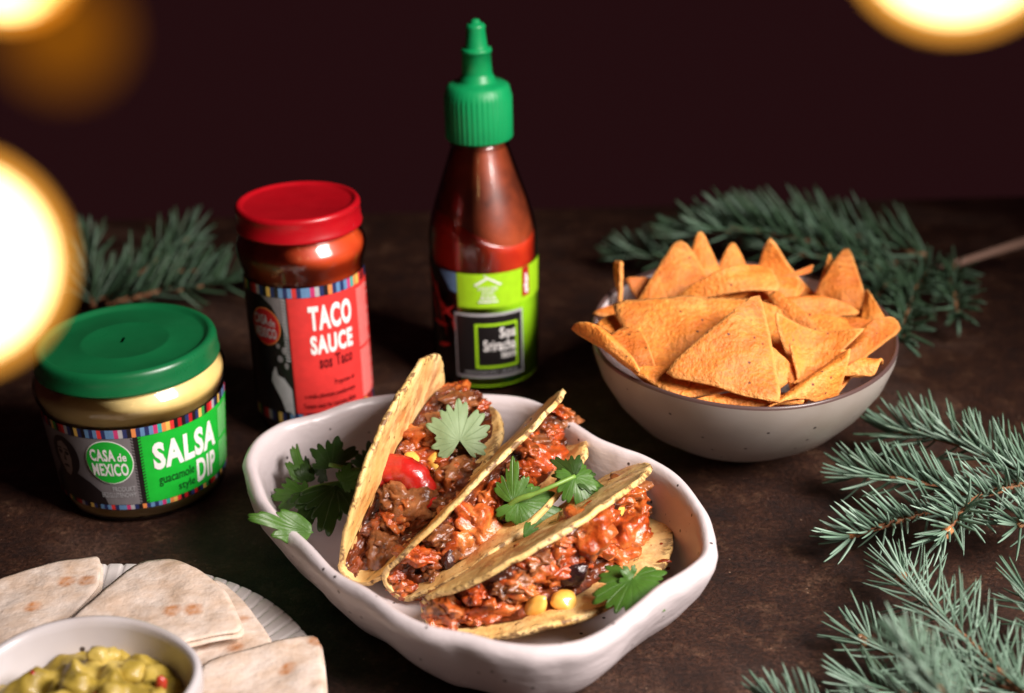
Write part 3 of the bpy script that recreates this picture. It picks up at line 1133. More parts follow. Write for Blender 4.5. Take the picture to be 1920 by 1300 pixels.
for k, px, py, r, mt, s, sq in ((0, 715, 1040, .0075, 'meat_a', 51, (1, .9, 1.2)), (0, 772, 820, .0068, 'meat_b', 52, (.9, .8, 1.3)), (0, 765, 945, .0085, 'meat_a', 53, (1.2, 1, 1)), (0, 860, 830, .0075, 'meat_a', 54, (1, 1, 1)),
                                (0, 835, 900, .0065, 'fill_a', 541, (1.2, 1, 1)), (1, 890, 985, .0085, 'meat_b', 55, (.9, 1, 1.6)), (1, 930, 940, .0075, 'meat_b', 551, (.9, 1, 1.3)), (1, 855, 1030, .0075, 'meat_b', 56, (1, 1, 1.2)), (1, 765, 1108, .0045, 'meat_b', 57, (.8, .8, 1.2)), (1, 1010, 870, .0085, 'meat_b', 58, (1.2, 1, 1)),
                                (1, 830, 1080, .0060, 'meat_b', 571, (.8, .8, 1.3)), (2, 912, 1150, .0058, 'meat_b', 59, (.8, .8, 1.9)), (2, 1090, 1000, .0100, 'meat_b', 60, (1.3, 1, 1)), (2, 1160, 1010, .0085, 'meat_b', 61, (1, 1, 1.2)), (2, 1010, 1060, .0072, 'meat_b', 62, (.8, 1, 1.5)), (2, 1140, 1080, .0072, 'meat_b', 63, (1.3, 1, .8)),
                                (2, 960, 1100, .0062, 'meat_b', 64, (.9, 1, 1.3)), (2, 1195, 1010, .0065, 'meat_b', 65, (1, 1, 1)), (2, 1050, 1040, .0075, 'meat_b', 66, (1.1, .9, 1.4))):
    kernel(k, px, py, r * .88, 'meat_chunk', mt, sq, .60, -.0010, s)


def pepper(k, pts, wd, label):
    """curved strip of red pepper lying on the filling"""
    mid = pts[len(pts) // 2]
    d = ray(*mid).normalized()
    h = TT[k][5].ray_cast(CP, d)[0] - d * .004
    cen = []
    for i, (px, py) in enumerate(pts):
        dd = ray(px, py)
        cen.append(CP + dd * ((h - CP).dot(FW) + .0015 * (i - len(pts) / 2) ** 2 * .4))
    path = smooth_path(cen, 8)
    view = -FW
    V, n = [], len(path)
    for i, p in enumerate(path):
        tdir = (path[min(i + 1, n - 1)] - path[max(i - 1, 0)]).normalized()
        b = tdir.cross(view).normalized()
        u = i / (n - 1)
        ww = wd * (.45 + .75 * sin(pi * min(1, .12 + u * .8)))
        for j in range(9):
            q = j / 8 * 2 - 1
            V.append(p + b * q * ww + view * (.0028 * (1 - q * q)) + Vector((1, 1, 1)) * .0007 * fn(p + b * q * ww, 240, 2))
    o = obj('pepper_strip', V, grid_faces(n, 9), 'pepper', TT[k][0], label=label)
    md = o.modifiers.new('flesh', 'SOLIDIFY')
    md.thickness = .0022
    md.offset = -1


pepper(0, [(708, 914), (724, 886), (752, 880), (778, 896), (796, 930), (792, 950)], .0034, 'glossy red curved pepper strip')


# ------------------------------------------------------------------ cilantro
def leaf_outline(th, lobes, tooth, ph):
    """radius of a toothed, lobed leaf at angle th measured from its tip direction (-pi..pi)"""
    r = 0
    for c, rad, wd in lobes:
        d = (th - c) / wd
        if abs(d) < 1.15:
            r = max(r, rad * (1 - .52 * abs(d) ** 2.6))
    sc = abs(sin(th * 5.2 + ph * 3))
    sc2 = abs(sin(th * 10.7 + ph * 5))
    return r * (1 - tooth * .9 * (1 - sc) - tooth * .7 * (1 - sc2))


LOBES = {'wide': [(0, 1.0, .72), (.95, .96, .70), (-.95, .96, .70), (1.9, .76, .66), (-1.9, .76, .66)],
         'three': [(0, 1.0, .52), (.92, .82, .52), (-.92, .82, .52)],
         'fan': [(0, 1.0, .45), (.72, .92, .42), (-.72, .92, .42), (1.4, .6, .4), (-1.4, .6, .4)]}


def leaf(parent, base, tip, nrm, lob, mt, tooth=.20, curl=.2, cup=.15, wid=1.0, ph=.3, name='leaf', noisea=.06):
    """leaf blade from its stem point to its tip; nrm is the way its face looks"""
    base, tip = Vector(base), Vector(tip)
    yv = tip - base
    L = yv.length
    yv.normalize()
    nrm = Vector(nrm)
    zv = (nrm - yv * nrm.dot(yv)).normalized()
    xv = yv.cross(zv)
    NR, NA = 9, 150
    V, F = [(0, 0, 0)], []
    for i in range(1, NR + 1):
        for k in range(NA):
            th = -2.5 + 5.0 * k / (NA - 1)
            r = max(.03, leaf_outline(th, LOBES[lob], tooth * (i / NR) ** 3, ph)) * L * i / NR
            x, y = r * sin(th) * wid, r * cos(th)
            vw = abs((((th * 2.9 / 1 + .5) % 1) - .5))
            z = -curl * (y * y) / L - cup * (x * x) / L + noisea * L * noise.noise(Vector((x / L * 2.4 + ph * 9, y / L * 2.4, ph))) + .007 * L * vw
            V.append((x, y, z))
    for k in range(NA - 1):
        F.append((0, 1 + k + 1, 1 + k))
    for i in range(NR - 1):
        for k in range(NA - 1):
            a = 1 + i * NA + k
            F.append((a, a + 1, a + NA + 1, a + NA))
    me = bpy.data.meshes.new(name)
    me.from_pydata(V, [], F)
    o = link_mesh(name, me, parent, [mt])
    mw = Matrix((xv, yv, zv)).transposed().to_4x4()
    mw.translation = base - (root_loc(parent) if parent else Vector((0, 0, 0)))
    o.matrix_local = mw
    md = o.modifiers.new('blade', 'SOLIDIFY')
    md.thickness = .00025
    return o


def at_depth(px, py, ref, toward=0.0):
    """point on the sight line through (px,py) at the same distance from the lens as ref"""
    d = ray(px, py)
    return CP + d * ((Vector(ref) - CP).dot(FW) - toward)


def build_cilantro():
    cam_n = -FW
    # pale leaf on the first taco
    p, _ = on_scene(862, 826, .004)
    t = thing('cilantro_leaf', 'pale green upturned cilantro leaf lying on top of a taco', 'herb leaf', p)
    leaf(t, p, at_depth(858, 742, p, -.004), cam_n + Vector((.2, .0, .5)), 'wide', 'leaf_p', .24, .1, .12, .86, .3, 'blade')
    # leaf by the third taco, inside the dish wall
    p, _ = on_scene(1172, 1104, .003)
    t = thing('cilantro_leaf', 'bright green cilantro leaf leaning between the front taco and the dish wall', 'herb leaf', p)
    b = at_depth(1185, 1085, p, .008)
    leaf(t, b, at_depth(1185, 1162, b, .014), cam_n + Vector((-.1, -.2, .5)), 'wide', 'leaf', .24, .12, .25, .92, .7, 'blade')
    leaf(t, b, at_depth(1165, 1062, b, .001), cam_n + Vector((.1, -.2, .5)), 'three', 'leaf', .22, .1, .2, 1.1, .1, 'blade')
    # sprig over the middle taco
    p, _ = on_scene(965, 942, .006)
    t = thing('cilantro_sprig', 'dark green cilantro sprig with forked stem across two tacos', 'herb sprig', p)
    q = [at_depth(x, y, p, k) for x, y, k in ((935, 975, 0), (962, 942, .004), (1000, 927, .006), (1040, 910, .006), (1078, 893, .003))]
    obj('stem', *tube(smooth_path(q, 6), [.0011] * 12 + [.0008] * 13, 8), 'stem', t)
    leaf(t, q[1], at_depth(960, 852, q[1], -.002), cam_n + Vector((-.2, -.3, .3)), 'three', 'leaf', .24, .15, .5, .62, .4)
    leaf(t, q[1] + Vector((.002, 0, 0)), at_depth(1062, 968, q[1], .002), cam_n + Vector((.1, -.1, .8)), 'wide', 'leaf', .22, .25, .35, .66, .9)
    leaf(t, q[4], at_depth(1100, 948, q[4], .006), cam_n + Vector((.3, -.2, .6)), 'wide', 'leaf', .2, .3, .3, .80, .2)
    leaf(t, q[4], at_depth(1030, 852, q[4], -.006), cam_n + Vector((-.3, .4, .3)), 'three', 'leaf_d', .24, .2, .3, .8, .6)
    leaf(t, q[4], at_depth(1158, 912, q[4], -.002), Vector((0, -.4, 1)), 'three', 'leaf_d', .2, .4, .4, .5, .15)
    p2, _ = on_scene(1003, 995, .003)
    leaf(t, at_depth(982, 1005, p2, .001), at_depth(1028, 992, p2, .001), cam_n + Vector((.1, -.2, .7)), 'three', 'leaf', .22, .3, .3, .8, .5)
    # bunch in the left corner
    p = atz(650, 905, .022)
    t = thing('cilantro_bunch', 'dark cilantro bunch hanging over the left corner of the white dish', 'herb bunch', p)
    st = [at_depth(x, y, p, k) for x, y, k in ((700, 900, -.012), (640, 905, .0), (590, 915, .004), (560, 930, .006))]
    obj('stem', *tube(smooth_path(st, 6), .0010, 8), 'stem', t)
    st2 = [at_depth(x, y, p, k) for x, y, k in ((700, 885, -.010), (650, 878, .0), (618, 872, .004))]
    obj('stem', *tube(smooth_path(st2, 6), .0009, 8), 'stem', t)
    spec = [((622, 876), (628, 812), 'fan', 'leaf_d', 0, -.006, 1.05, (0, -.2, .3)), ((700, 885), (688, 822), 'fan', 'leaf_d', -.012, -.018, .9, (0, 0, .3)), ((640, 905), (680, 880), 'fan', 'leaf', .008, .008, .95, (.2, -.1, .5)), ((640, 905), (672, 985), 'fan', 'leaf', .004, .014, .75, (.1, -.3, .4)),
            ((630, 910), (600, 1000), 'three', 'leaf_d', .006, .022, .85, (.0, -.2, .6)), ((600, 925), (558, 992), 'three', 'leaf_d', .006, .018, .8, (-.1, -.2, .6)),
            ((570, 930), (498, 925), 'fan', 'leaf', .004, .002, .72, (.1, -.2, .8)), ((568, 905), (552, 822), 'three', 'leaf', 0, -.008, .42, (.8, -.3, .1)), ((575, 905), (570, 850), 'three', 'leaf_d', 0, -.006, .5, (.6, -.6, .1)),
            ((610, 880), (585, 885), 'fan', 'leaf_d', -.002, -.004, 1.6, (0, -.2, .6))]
    for i, (b, tp, lob, mt, db, dt, wd, nn) in enumerate(spec):
        leaf(t, at_depth(*b, p, db), at_depth(*tp, p, dt), cam_n + Vector(nn), lob, mt, .2, .12, .2, wd, .13 * i + .2)
    # leaf over the rim
    rp = atz(520, 985, .036)
    q = [at_depth(x, y, rp, k) for x, y, k in ((585, 998, .0), (560, 994, .003), (535, 990, .005))]
    leaf(t, q[0], at_depth(463, 962, rp, .010), cam_n + Vector((-.1, -.2, .9)), 'three', 'leaf', .10, .14, .8, .36, .8, noisea=.13)


build_cilantro()


def build_smears():
    d = bpy.data.objects['serving_dish']
    for px, py, r, sq in ((1246, 1052, .0014, (2.0, .7, .35)), (1254, 1066, .0010, (1.3, .8, .35)), (1240, 1020, .0007, (1, 1, .3))):
        p, nr = on_scene(px, py, .0)
        VV, FF = lump(p, r, px, 2, .5, 1.5, sq)
        obj('sauce_smear', VV, FF, 'fill_b', d)


build_smears()

# ================================================================== BOWL OF CHIPS
BC = (.0955, -.0985)


def build_chip_bowl():
    t = thing('bowl', 'grey speckled bowl with dark bare rim full of orange chips', 'bowl', (*BC, 0))
    k = 1.2
    body = [(0, .0075), (.018, .0078), (.030, .0105), (.041, .0175), (.0500, .0275), (.0565, .038), (.0598, .047), (.0604, .0512)]
    rim = [(.0604, .0512), (.0607, .0523), (.0614, .0528), (.0620, .0524), (.0622, .0514)]
    outw = [(.0622, .0514), (.0618, .047), (.0590, .0375), (.0530, .0265), (.0445, .0160), (.0345, .0085), (.0255, .0048), (.0226, .0040), (.0222, .0028), (.0218, .0008), (.0190, .0004), (0, .0010)]

    def wav(V):
        o = []
        for x, y, z in V:
            a = atan2(y - BC[1], x - BC[0])
            f = 1 + .012 * sin(2 * a + .8) + .008 * sin(3 * a + 2)
            o.append((BC[0] + (x - BC[0]) * f, BC[1] + (y - BC[1]) * f * (1.05 + .15 * z / .0514) / 1.2, z + (.0006 * sin(3 * a + 1) + .0004 * sin(5 * a)) * z / .05))
        return o
    for nm, pr, mt in (('inner_wall', body, 'plate'), ('rim', rim, 'rimglaze'), ('outer_wall', outw, 'bowl')):
        V, F = lathe(pr, (*BC, 0), 128, k)
        obj(nm, wav(V), F, mt, t)


build_chip_bowl()


def chip(a, b, c, label, bend=.1, ba=0.0, seed=0, group='tortilla chips heaped in the grey bowl', rd=8):
    """rounded corn triangle through three corners, bent along direction ba"""
    a, b, c = Vector(a), Vector(b), Vector(c)
    cen = (a + b + c) / 3
    nrm = (b - a).cross(c - a).normalized()
    if nrm.dot(CP - cen) < 0:
        nrm = -nrm
    size = ((a - b).length + (b - c).length + (c - a).length) / 3
    A = [Vector((0, 1)), Vector((-.8660, -.5)), Vector((.8660, -.5))]
    dirs = [Vector((sin(t_), cos(t_))) for t_ in (pi, pi / 3, -pi / 3)]

    def mp(x, y):
        # equilateral -> affine: barycentric
        l0 = (y + .5) / 1.5
        l2 = (x / 1.7320 + (1 - l0) / 2)
        l1 = 1 - l0 - l2
        return a * l0 + b * l1 + c * l2
    NR, NA = 8, 48
    th_ = .00085
    top, V, F = [], [], []
    for i in range(NR + 1):
        rho = i / NR
        for k in range(NA):
            t_ = 2 * pi * k / NA
            d = Vector((cos(t_), sin(t_)))
            s = sum(max(0, d.dot(n_)) ** rd for n_ in dirs) ** (1 / rd)
            r = .5 / s * rho * (1.10 if rd == 8 else 1.30) * (1 + .025 * noise.noise(Vector((d.x * 3 + seed, d.y * 3, seed))) * rho)
            x, y = r * d.x, r * d.y
            p = mp(x, y)
            u = x * cos(ba) + y * sin(ba)
            z = -bend * size * u * u + .034 * size * noise.noise(Vector((x * 2.4 + seed * 3, y * 2.4, seed * 1.7)))
            if bend > 0:
                z += bend * size * .2
            edge = (1 - .55 * rho ** 8)
            top.append((p + nrm * z, edge, rho))
    for sgn in (1, -1):
        for p, e, rho in top:
            q = 1.0 if rho < 1 else 1.0
            V.append(p + nrm * sgn * th_ * e * (1 + (.5 if .8 < rho < 1 else 0)))
    rims = [r_ for _ in (0, 1) for _, _, r_ in top]
    n1 = (NR + 1) * NA
    for lay in (0, 1):
        for i in range(NR):
            for k in range(NA):
                p0, p1 = lay * n1 + i * NA + k, lay * n1 + i * NA + (k + 1) % NA
                f = (p0, p1, p1 + NA, p0 + NA)
                F.append(f if lay == 0 else f[::-1])
    for k in range(NA):
        p0, p1 = NR * NA + k, NR * NA + (k + 1) % NA
        F.append((p0, p1, p1 + n1, p0 + n1))
    o = obj('tortilla_chip', [v - cen for v in V], F, 'chip', attrs={'rim': rims})
    o.location = cen
    o.data['seed'] = seed
    return tag(o, label, 'chip', group)


def C3(*q):
    return [aty(px, py, y) for px, py, y in q]


CHIPS = [
    # filler lower down first
    (C3((1112, 590, -.085), (1205, 555, -.070), (1215, 600, -.090)), 'brown edged chip lying flat at the left inside of the bowl', .1, .3),
    (C3((1118, 610, -.110), (1205, 575, -.095), (1225, 665, -.130)), 'shaded chip tucked under the long thin left chip', .1, .3),
    (C3((1125, 650, -.130), (1195, 600, -.118), (1240, 730, -.152)), 'shaded chip filling the gap right of the long left tip', .1, .3),
    (C3((1400, 520, -.080), (1500, 520, -.074), (1480, 580, -.090)), 'orange chip behind the long brownish top chip', .1, .3),
    (C3((1560, 600, -.100), (1650, 600, -.100), (1620, 660, -.120)), 'orange chip low beside the right wall', .1, .3),
    (C3((1070, 604, -.122), (1160, 628, -.130), (1200, 705, -.148)), 'chip sticking out over the left rim of the bowl', .25, .9),
    (C3((1153, 492, -.060), (1166, 493, -.066), (1163, 580, -.070)), 'thin chip standing edge on at the far left rim', .0, 0),
    (C3((1174, 522, -.068), (1240, 523, -.064), (1205, 575, -.075)), 'small pale chip lying by the far left rim', .1, .6),
    (C3((1276, 458, -.060), (1200, 575, -.084), (1345, 570, -.080)), 'orange chip with pointed tip leaning up at the back left', .08, .3),
    (C3((1312, 440, -.052), (1282, 540, -.066), (1358, 535, -.066)), 'tallest pale rounded chip standing at the back', .1, 0),
    (C3((1372, 460, -.046), (1335, 540, -.060), (1412, 535, -.058)), 'pale rounded chip standing second from the back left', .1, 0),
    (C3((1426, 474, -.046), (1418, 560, -.062), (1545, 566, -.060)), 'orange folded chip peaking at the back centre', -.35, 1.2),
    (C3((1428, 528, -.072), (1510, 535, -.070), (1470, 588, -.082)), 'small pale chip piece behind the long curved chip', .1, .2),
    (C3((1436, 532, -.078), (1522, 497, -.068), (1518, 512, -.070)), 'stick thin chip pointing towards the far right rim', .0, 0),
    (C3((1590, 455, -.052), (1525, 560, -.072), (1638, 618, -.092)), 'tall dark orange chip standing upright at the right', .12, 1.2),
    (C3((1558, 472, -.050), (1528, 560, -.066), (1585, 575, -.068)), 'chip hidden behind the tall upright right chip', .1, 1.2),
    (C3((1622, 540, -.074), (1668, 610, -.100), (1615, 625, -.098)), 'dark brown chip in shade at the far right wall', .15, .7),
    (C3((1395, 560, -.098), (1600, 640, -.118), (1470, 690, -.128)), 'buried chip in the middle gap of the heap', .1, .4),
    (C3((1500, 590, -.098), (1635, 612, -.105), (1570, 668, -.122)), 'pale flat chip lying right of centre', .12, .6),
    (C3((1440, 560, -.100), (1482, 560, -.096), (1560, 668, -.128)), 'narrow curved chip sloping through the centre', .3, .4),
    (C3((1395, 548, -.092), (1612, 582, -.094), (1480, 600, -.104)), 'long curved chip lying across the right of the heap', .35, 1.57),
    (C3((1440, 612, -.122), (1608, 632, -.122), (1510, 720, -.140)), 'curved chip with raised back edge behind the folded one', -.25, 1.3),
    (C3((1478, 648, -.136), (1575, 672, -.136), (1498, 735, -.150)), 'folded chip with bright V shaped edge at centre right', -.2, .5),
    (C3((1484, 720, -.152), (1546, 685, -.144), (1540, 715, -.150)), 'small chip fragment lying inside the folded chip', .1, .2),
    (C3((1185, 695, -.146), (1300, 690, -.142), (1282, 748, -.160)), 'low chip peeking out below the large front left chip', .1, .3),
    (C3((1262, 752, -.159), (1300, 720, -.154), (1395, 725, -.156)), 'flat chip piece at the front under the large triangle', .1, .5),
    (C3((1296, 754, -.161), (1430, 728, -.156), (1420, 764, -.164)), 'second flat chip at the front rim under the triangle', .1, .5),
    (C3((1380, 762, -.164), (1490, 735, -.158), (1505, 756, -.163)), 'dark low chip at the very front of the bowl', .1, .5),
    (C3((1440, 650, -.138), (1500, 700, -.144), (1430, 750, -.152)), 'shaded chip standing just right of the front triangle', .1, .2),
    (C3((1470, 690, -.142), (1570, 690, -.140), (1500, 765, -.156)), 'dim chip lying beneath the folded chip', .1, .2),
    (C3((1520, 720, -.146), (1610, 690, -.136), (1560, 752, -.154)), 'chip half hidden behind the curved front right chip', .1, .2),
    (C3((1575, 700, -.150), (1660, 660, -.138), (1640, 700, -.150)), 'thin low chip along the right rim', .3, .5),
    (C3((1696, 592, -.116), (1572, 640, -.128), (1558, 735, -.152)), 'big chip with tip resting on the right rim', .28, .9),
    (C3((1590, 652, -.142), (1575, 730, -.158), (1430, 770, -.166)), 'curved chip along the front right rim', .35, .6),
    (C3((1150, 575, -.108), (1425, 560, -.112), (1275, 762, -.158)), 'largest flat chip with red seasoning at the front left', .06, .4),
    (C3((1238, 556, -.092), (1445, 488, -.078), (1455, 552, -.092)), 'long brownish chip lying on top across the back', .30, 1.3),
    (C3((1426, 550, -.128), (1254, 690, -.158), (1460, 756, -.167)), 'flat triangular chip facing the viewer at the front centre', .10, .9),
]
for i, (pp, lab, bend, ba) in enumerate(CHIPS):
    if 'largest flat' not in lab and 'facing the viewer' not in lab:
        bend *= 1.7
    chip(*pp, lab, bend, ba, i + 1, rd=3.6 if 'pale rounded' in lab or 'tallest' in lab or 'leaning' in lab else 8)
rnd = random.Random(5)
for i in range(14):
    ang, rr = rnd.uniform(0, 6.28), rnd.uniform(.004, .036)
    c = Vector((BC[0] + rr * cos(ang), BC[1] + rr * 1.2 * sin(ang), rnd.uniform(.034, .052)))
    q = Matrix.Rotation(rnd.uniform(0, 6.28), 3, 'Z') @ Matrix.Rotation(rnd.uniform(-.5, .5), 3, 'X')
    tri = [c + q @ (Vector((cos(k * 2.094), sin(k * 2.094), 0)) * .021) for k in range(3)]
    chip(*tri, 'orange chip mostly buried low in the bowl of chips', .12, rnd.uniform(0, 3), 60 + i, 'buried chips low in the bowl')

# ================================================================== TORTILLAS, PLATE, RAMEKIN
PC = (-.150, -.287)


def build_ribbed_plate():
    t = thing('ribbed_plate', 'white plate with a finely ribbed rim under the tortillas', 'plate', (*PC, 0))
    n = 92 * 8
    prof = [(0, .0022, 0), (.050, .0022, 0), (.062, .0026, .3), (.070, .0040, 1), (.078, .0060, 1), (.085, .0080, 1), (.0885, .0090, 1), (.0892, .0086, .6), (.0885, .0074, .3), (.076, .0035, 0), (.060, .0012, 0), (.050, .0004, 0), (0, .0004, 0)]
    V, F = [], []
    K = len(prof)
    for i in range(n):
        a = 2 * pi * i / n
        g = min(1, abs(sin(a * 46)) * 2.4)
        for r, z, k in prof:
            rr = r * (1 + .004 * (g - .6) * (k if r > .084 else 0))
            V.append((PC[0] + rr * cos(a), PC[1] + rr * sin(a), z + .0008 * (g - .8) * k))
    for i in range(n):
        for j in range(K - 1):
            a, b = i * K + j, ((i + 1) % n) * K + j
            F.append((a, b, b + 1, a + 1))
    obj('glazed_body', V, F, 'dish', t)


build_ribbed_plate()


def tortilla(poly, z, label, seed, thick=.0013, tilt=None, layers=2):
    """folded flatbread wedge; poly in picture points on a plane z above the table"""
    t = thing('tortilla', label, 'tortilla', atz(*poly[0], z), 'folded tortillas on the ribbed plate')
    for ly in range(layers):
        zz = z - ly * (thick + .0003)
        ol = [atz(px, py, z) for px, py in poly]
        c = sum(ol, Vector()) / len(ol)
        pts = []
        L = len(ol)
        for i in range(L):
            for k in range(6):
                p = ol[i].lerp(ol[(i + 1) % L], k / 6)
                pts.append(p)
        # soften corners
        for _ in range(3):
            pts = [(pts[i - 1] + pts[i] * 2 + pts[(i + 1) % len(pts)]) / 4 for i in range(len(pts))]
        if ly:
            pts = [c + (p - c) * (1 - .012 * ly) + Vector((.0012, -.0008, 0)) * ly for p in pts]
        NR = 16
        NA = len(pts)
        V, F = [], []
        for side in (1, -1):
            for i in range(NR + 1):
                rho = i / NR
                for k in range(NA):
                    p = c.lerp(pts[k], rho)
                    e = 1 - .6 * max(0, rho - .92) / .08
                    w = .0020 * fn((p.x, p.y, seed), 24, 3) + .0004 * fn((p.x, p.y, seed), 110, 2)
                    tz = (tilt.dot(p - c) if tilt is not None else 0)
                    V.append((p.x, p.y, zz + tz + w + side * thick / 2 * e))
        n1 = (NR + 1) * NA
        for s in (0, 1):
            for i in range(NR):
                for k in range(NA):
                    a, b = s * n1 + i * NA + k, s * n1 + i * NA + (k + 1) % NA
                    F.append((a, b, b + NA, a + NA) if s else (a, a + NA, b + NA, b))
        for k in range(NA):
            a, b = NR * NA + k, NR * NA + (k + 1) % NA
            F.append((a, a + n1, b + n1, b))
        obj('folded_layer', V, F, 'tort', t)


tortilla([(-90, 1128), (0, 1085), (50, 1068), (100, 1056), (150, 1047), (189, 1043), (188, 1100), (140, 1145), (90, 1190), (20, 1240), (-90, 1260)], .0135, 'tortilla wedge at the left edge of the ribbed plate with brown blisters', 1)
tortilla([(395, 1082), (420, 1092), (450, 1118), (480, 1155), (515, 1210), (450, 1250), (370, 1270), (330, 1180)], .0125, 'tortilla quarter half hidden under the larger folded tortilla', 2)
tortilla([(100, 1190), (180, 1118), (263, 1046), (330, 1052), (388, 1082), (430, 1122), (460, 1185), (400, 1196), (350, 1206), (250, 1250), (150, 1260)], .0180, 'largest tortilla quarter, lying on top in the middle of the plate', 3)
tortilla([(370, 1243), (480, 1214), (596, 1186), (604, 1240), (610, 1310), (560, 1380), (380, 1380)], .0155, 'tortilla quarter lying at the right front of the ribbed plate', 4)

RC = (-.1310, -.3005)


def build_ramekin():
    t = thing('dip_bowl', 'small white handmade bowl of chunky guacamole on the tortilla plate', 'bowl', (*RC, .004))
    z0 = .004
    inn = [(0, .006), (.018, .0065), (.026, .010), (.0305, .018), (.0325, .027)]
    rim = [(.0325, .027), (.0330, .0288), (.0340, .0298), (.0352, .0296), (.0358, .0284)]
    out = [(.0358, .0284), (.0358, .024), (.0340, .014), (.0290, .005), (.0200, .001), (0, .0008)]

    def wav(V):
        o = []
        for x, y, z in V:
            a = atan2(y - RC[1], x - RC[0])
            f = 1 + .018 * sin(3 * a + .4) + .010 * sin(5 * a + 1)
            o.append((RC[0] + (x - RC[0]) * f, RC[1] + (y - RC[1]) * f, z + .0008 * sin(3 * a + 2) * (z / .03)))
        return o
    for nm, pr, mt in (('inner_wall', inn, 'ramekin'), ('rim', rim, 'ramekin'), ('outer_wall', out, 'ramekin')):
        V, F = lathe(pr, (RC[0], RC[1], z0), 96)
        obj(nm, wav(V), F, mt, t)
    g = thing('guacamole', 'chunky yellow green guacamole heaped in the small white bowl', 'dip', (RC[0], RC[1], .02))
    n, k = 90, 40
    V, F = [], []
    for i in range(n):
        a = 2 * pi * i / n
        for j in range(k):
            r = .0312 * j / (k - 1)
            x, y = RC[0] + r * cos(a), RC[1] + r * sin(a)
            dome = .0090 * (1 - (r / .0312) ** 2)
            p = Vector((x, y, 0))
            h = .0062 * noise.noise(p * 95) + .0040 * noise.noise(p * 190 + Vector((4, 2, 0))) + .0010 * noise.noise(p * 420)
            V.append((x, y, z0 + .0185 + dome + h * (1 - .5 * (r / .0312) ** 4)))
    for i in range(n):
        for j in range(k - 1):
            a, b = i * k + j, ((i + 1) % n) * k + j
            F.append((a, b, b + 1, a + 1))
    obj('mash', V, F, 'guac', g)
    r2 = random.Random(3)
    for i in range(9):
        a, rr = r2.uniform(0, 6.28), .025 * sqrt(r2.random())
        i0, j0 = int(a / 6.2832 * n) % n, int(rr / .0312 * (k - 1))
        c = Vector(V[i0 * k + j0])
        VV, FF = lump(c, r2.uniform(.0020, .0044), i, 3, .35, 1.3, (1.2, 1, .9))
        obj('avocado_chunk', VV, FF, 'guac', g)
    for px, py in ((58, 1262), (300, 1270), (180, 1300)):
        c = atz(px, py, z0 + .0275)
        VV, FF = lump(c - Vector((0, 0, .0028)), .0022, px, 2, .4, 1.3, (.8, .7, 1.5))
        obj('tomato_piece', VV, FF, 'pepper', g)


build_ramekin()


# ================================================================== SPRUCE BRANCHES
def needles(stem_pts, length, rad, density, rnd, spread=1.0, up=.35, fwd=.75, tone=.5, tipfan=True, zmin=.0012):
    """geometry of needles set in a spiral round a shoot; returns verts, faces, tone"""
    V, F, T = [], [], []
    path = smooth_path(stem_pts, 10)
    n = len(path)
    cum = [0]
    for i in range(1, n):
        cum.append(cum[-1] + (path[i] - path[i - 1]).length)
    total = cum[-1]
    num = int(total * 1000 * density)
    for q in range(num + (10 if tipfan else 0)):
        if q < num:
            s = (q + rnd.random()) / num * total
        else:
            s = rnd.uniform(0, .04) * total
        i = max(1, next((k for k in range(n) if cum[k] >= s), n - 1))
        f = (s - cum[i - 1]) / max(1e-9, cum[i] - cum[i - 1])
        p = path[i - 1].lerp(path[i], f)
        t = (path[i - 1] - path[i]).normalized()      # towards the tip (path runs tip -> base)
        side = t.cross(Vector((0, 0, 1))).normalized()
        upv = side.cross(t).normalized()
        ph = q * 2.39996 + rnd.uniform(-.5, .5)
        rdir = side * cos(ph) + upv * sin(ph)
        if rdir.z < -.25 and rnd.random() < .75:
            rdir = side * cos(ph) + upv * abs(sin(ph))
        tipness = max(0, 1 - s / (.10 * total + 1e-9)) if tipfan else 0
        fw = fwd * rnd.uniform(.7, 1.25) + 1.4 * tipness
        d = (rdir * spread + t * fw).normalized()
        L = length * rnd.uniform(.78, 1.1) * (.85 + .15 * min(1, s / (.2 * total)))
        bend = (t * .35 + Vector((0, 0, up))).normalized() * L * rnd.uniform(.05, .22)
        r = rad * rnd.uniform(.85, 1.15)
        w = d.orthogonal().normalized()
        w2 = d.cross(w)
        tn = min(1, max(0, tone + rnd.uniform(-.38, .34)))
        b = len(V)
        prof = ((0.0, .45), (.12, .9), (.45, 1.0), (.78, .8), (.94, .45))
        for u, k in prof:
            c = p + d * L * u + bend * u * u
            if c.z < zmin:
                c.z = zmin + rnd.uniform(0, .0008)
            for m_ in range(4):
                a = pi / 2 * m_ + .4
                V.append(c + (w * cos(a) * 1.15 + w2 * sin(a) * .8) * r * k)
                T.append(tn * (.9 if m_ % 2 else 1.0))
        tp = p + d * L + bend
        tp.z = max(zmin, tp.z)
        V.append(tp)
        T.append(tn)
        for lv in range(len(prof) - 1):
            for m_ in range(4):
                a0, a1 = b + lv * 4 + m_, b + lv * 4 + (m_ + 1) % 4
                F.append((a0, a1, a1 + 4, a0 + 4))
        for m_ in range(4):
            F.append((b + 16 + m_, b + 16 + (m_ + 1) % 4, b + 20))
    return V, F, T


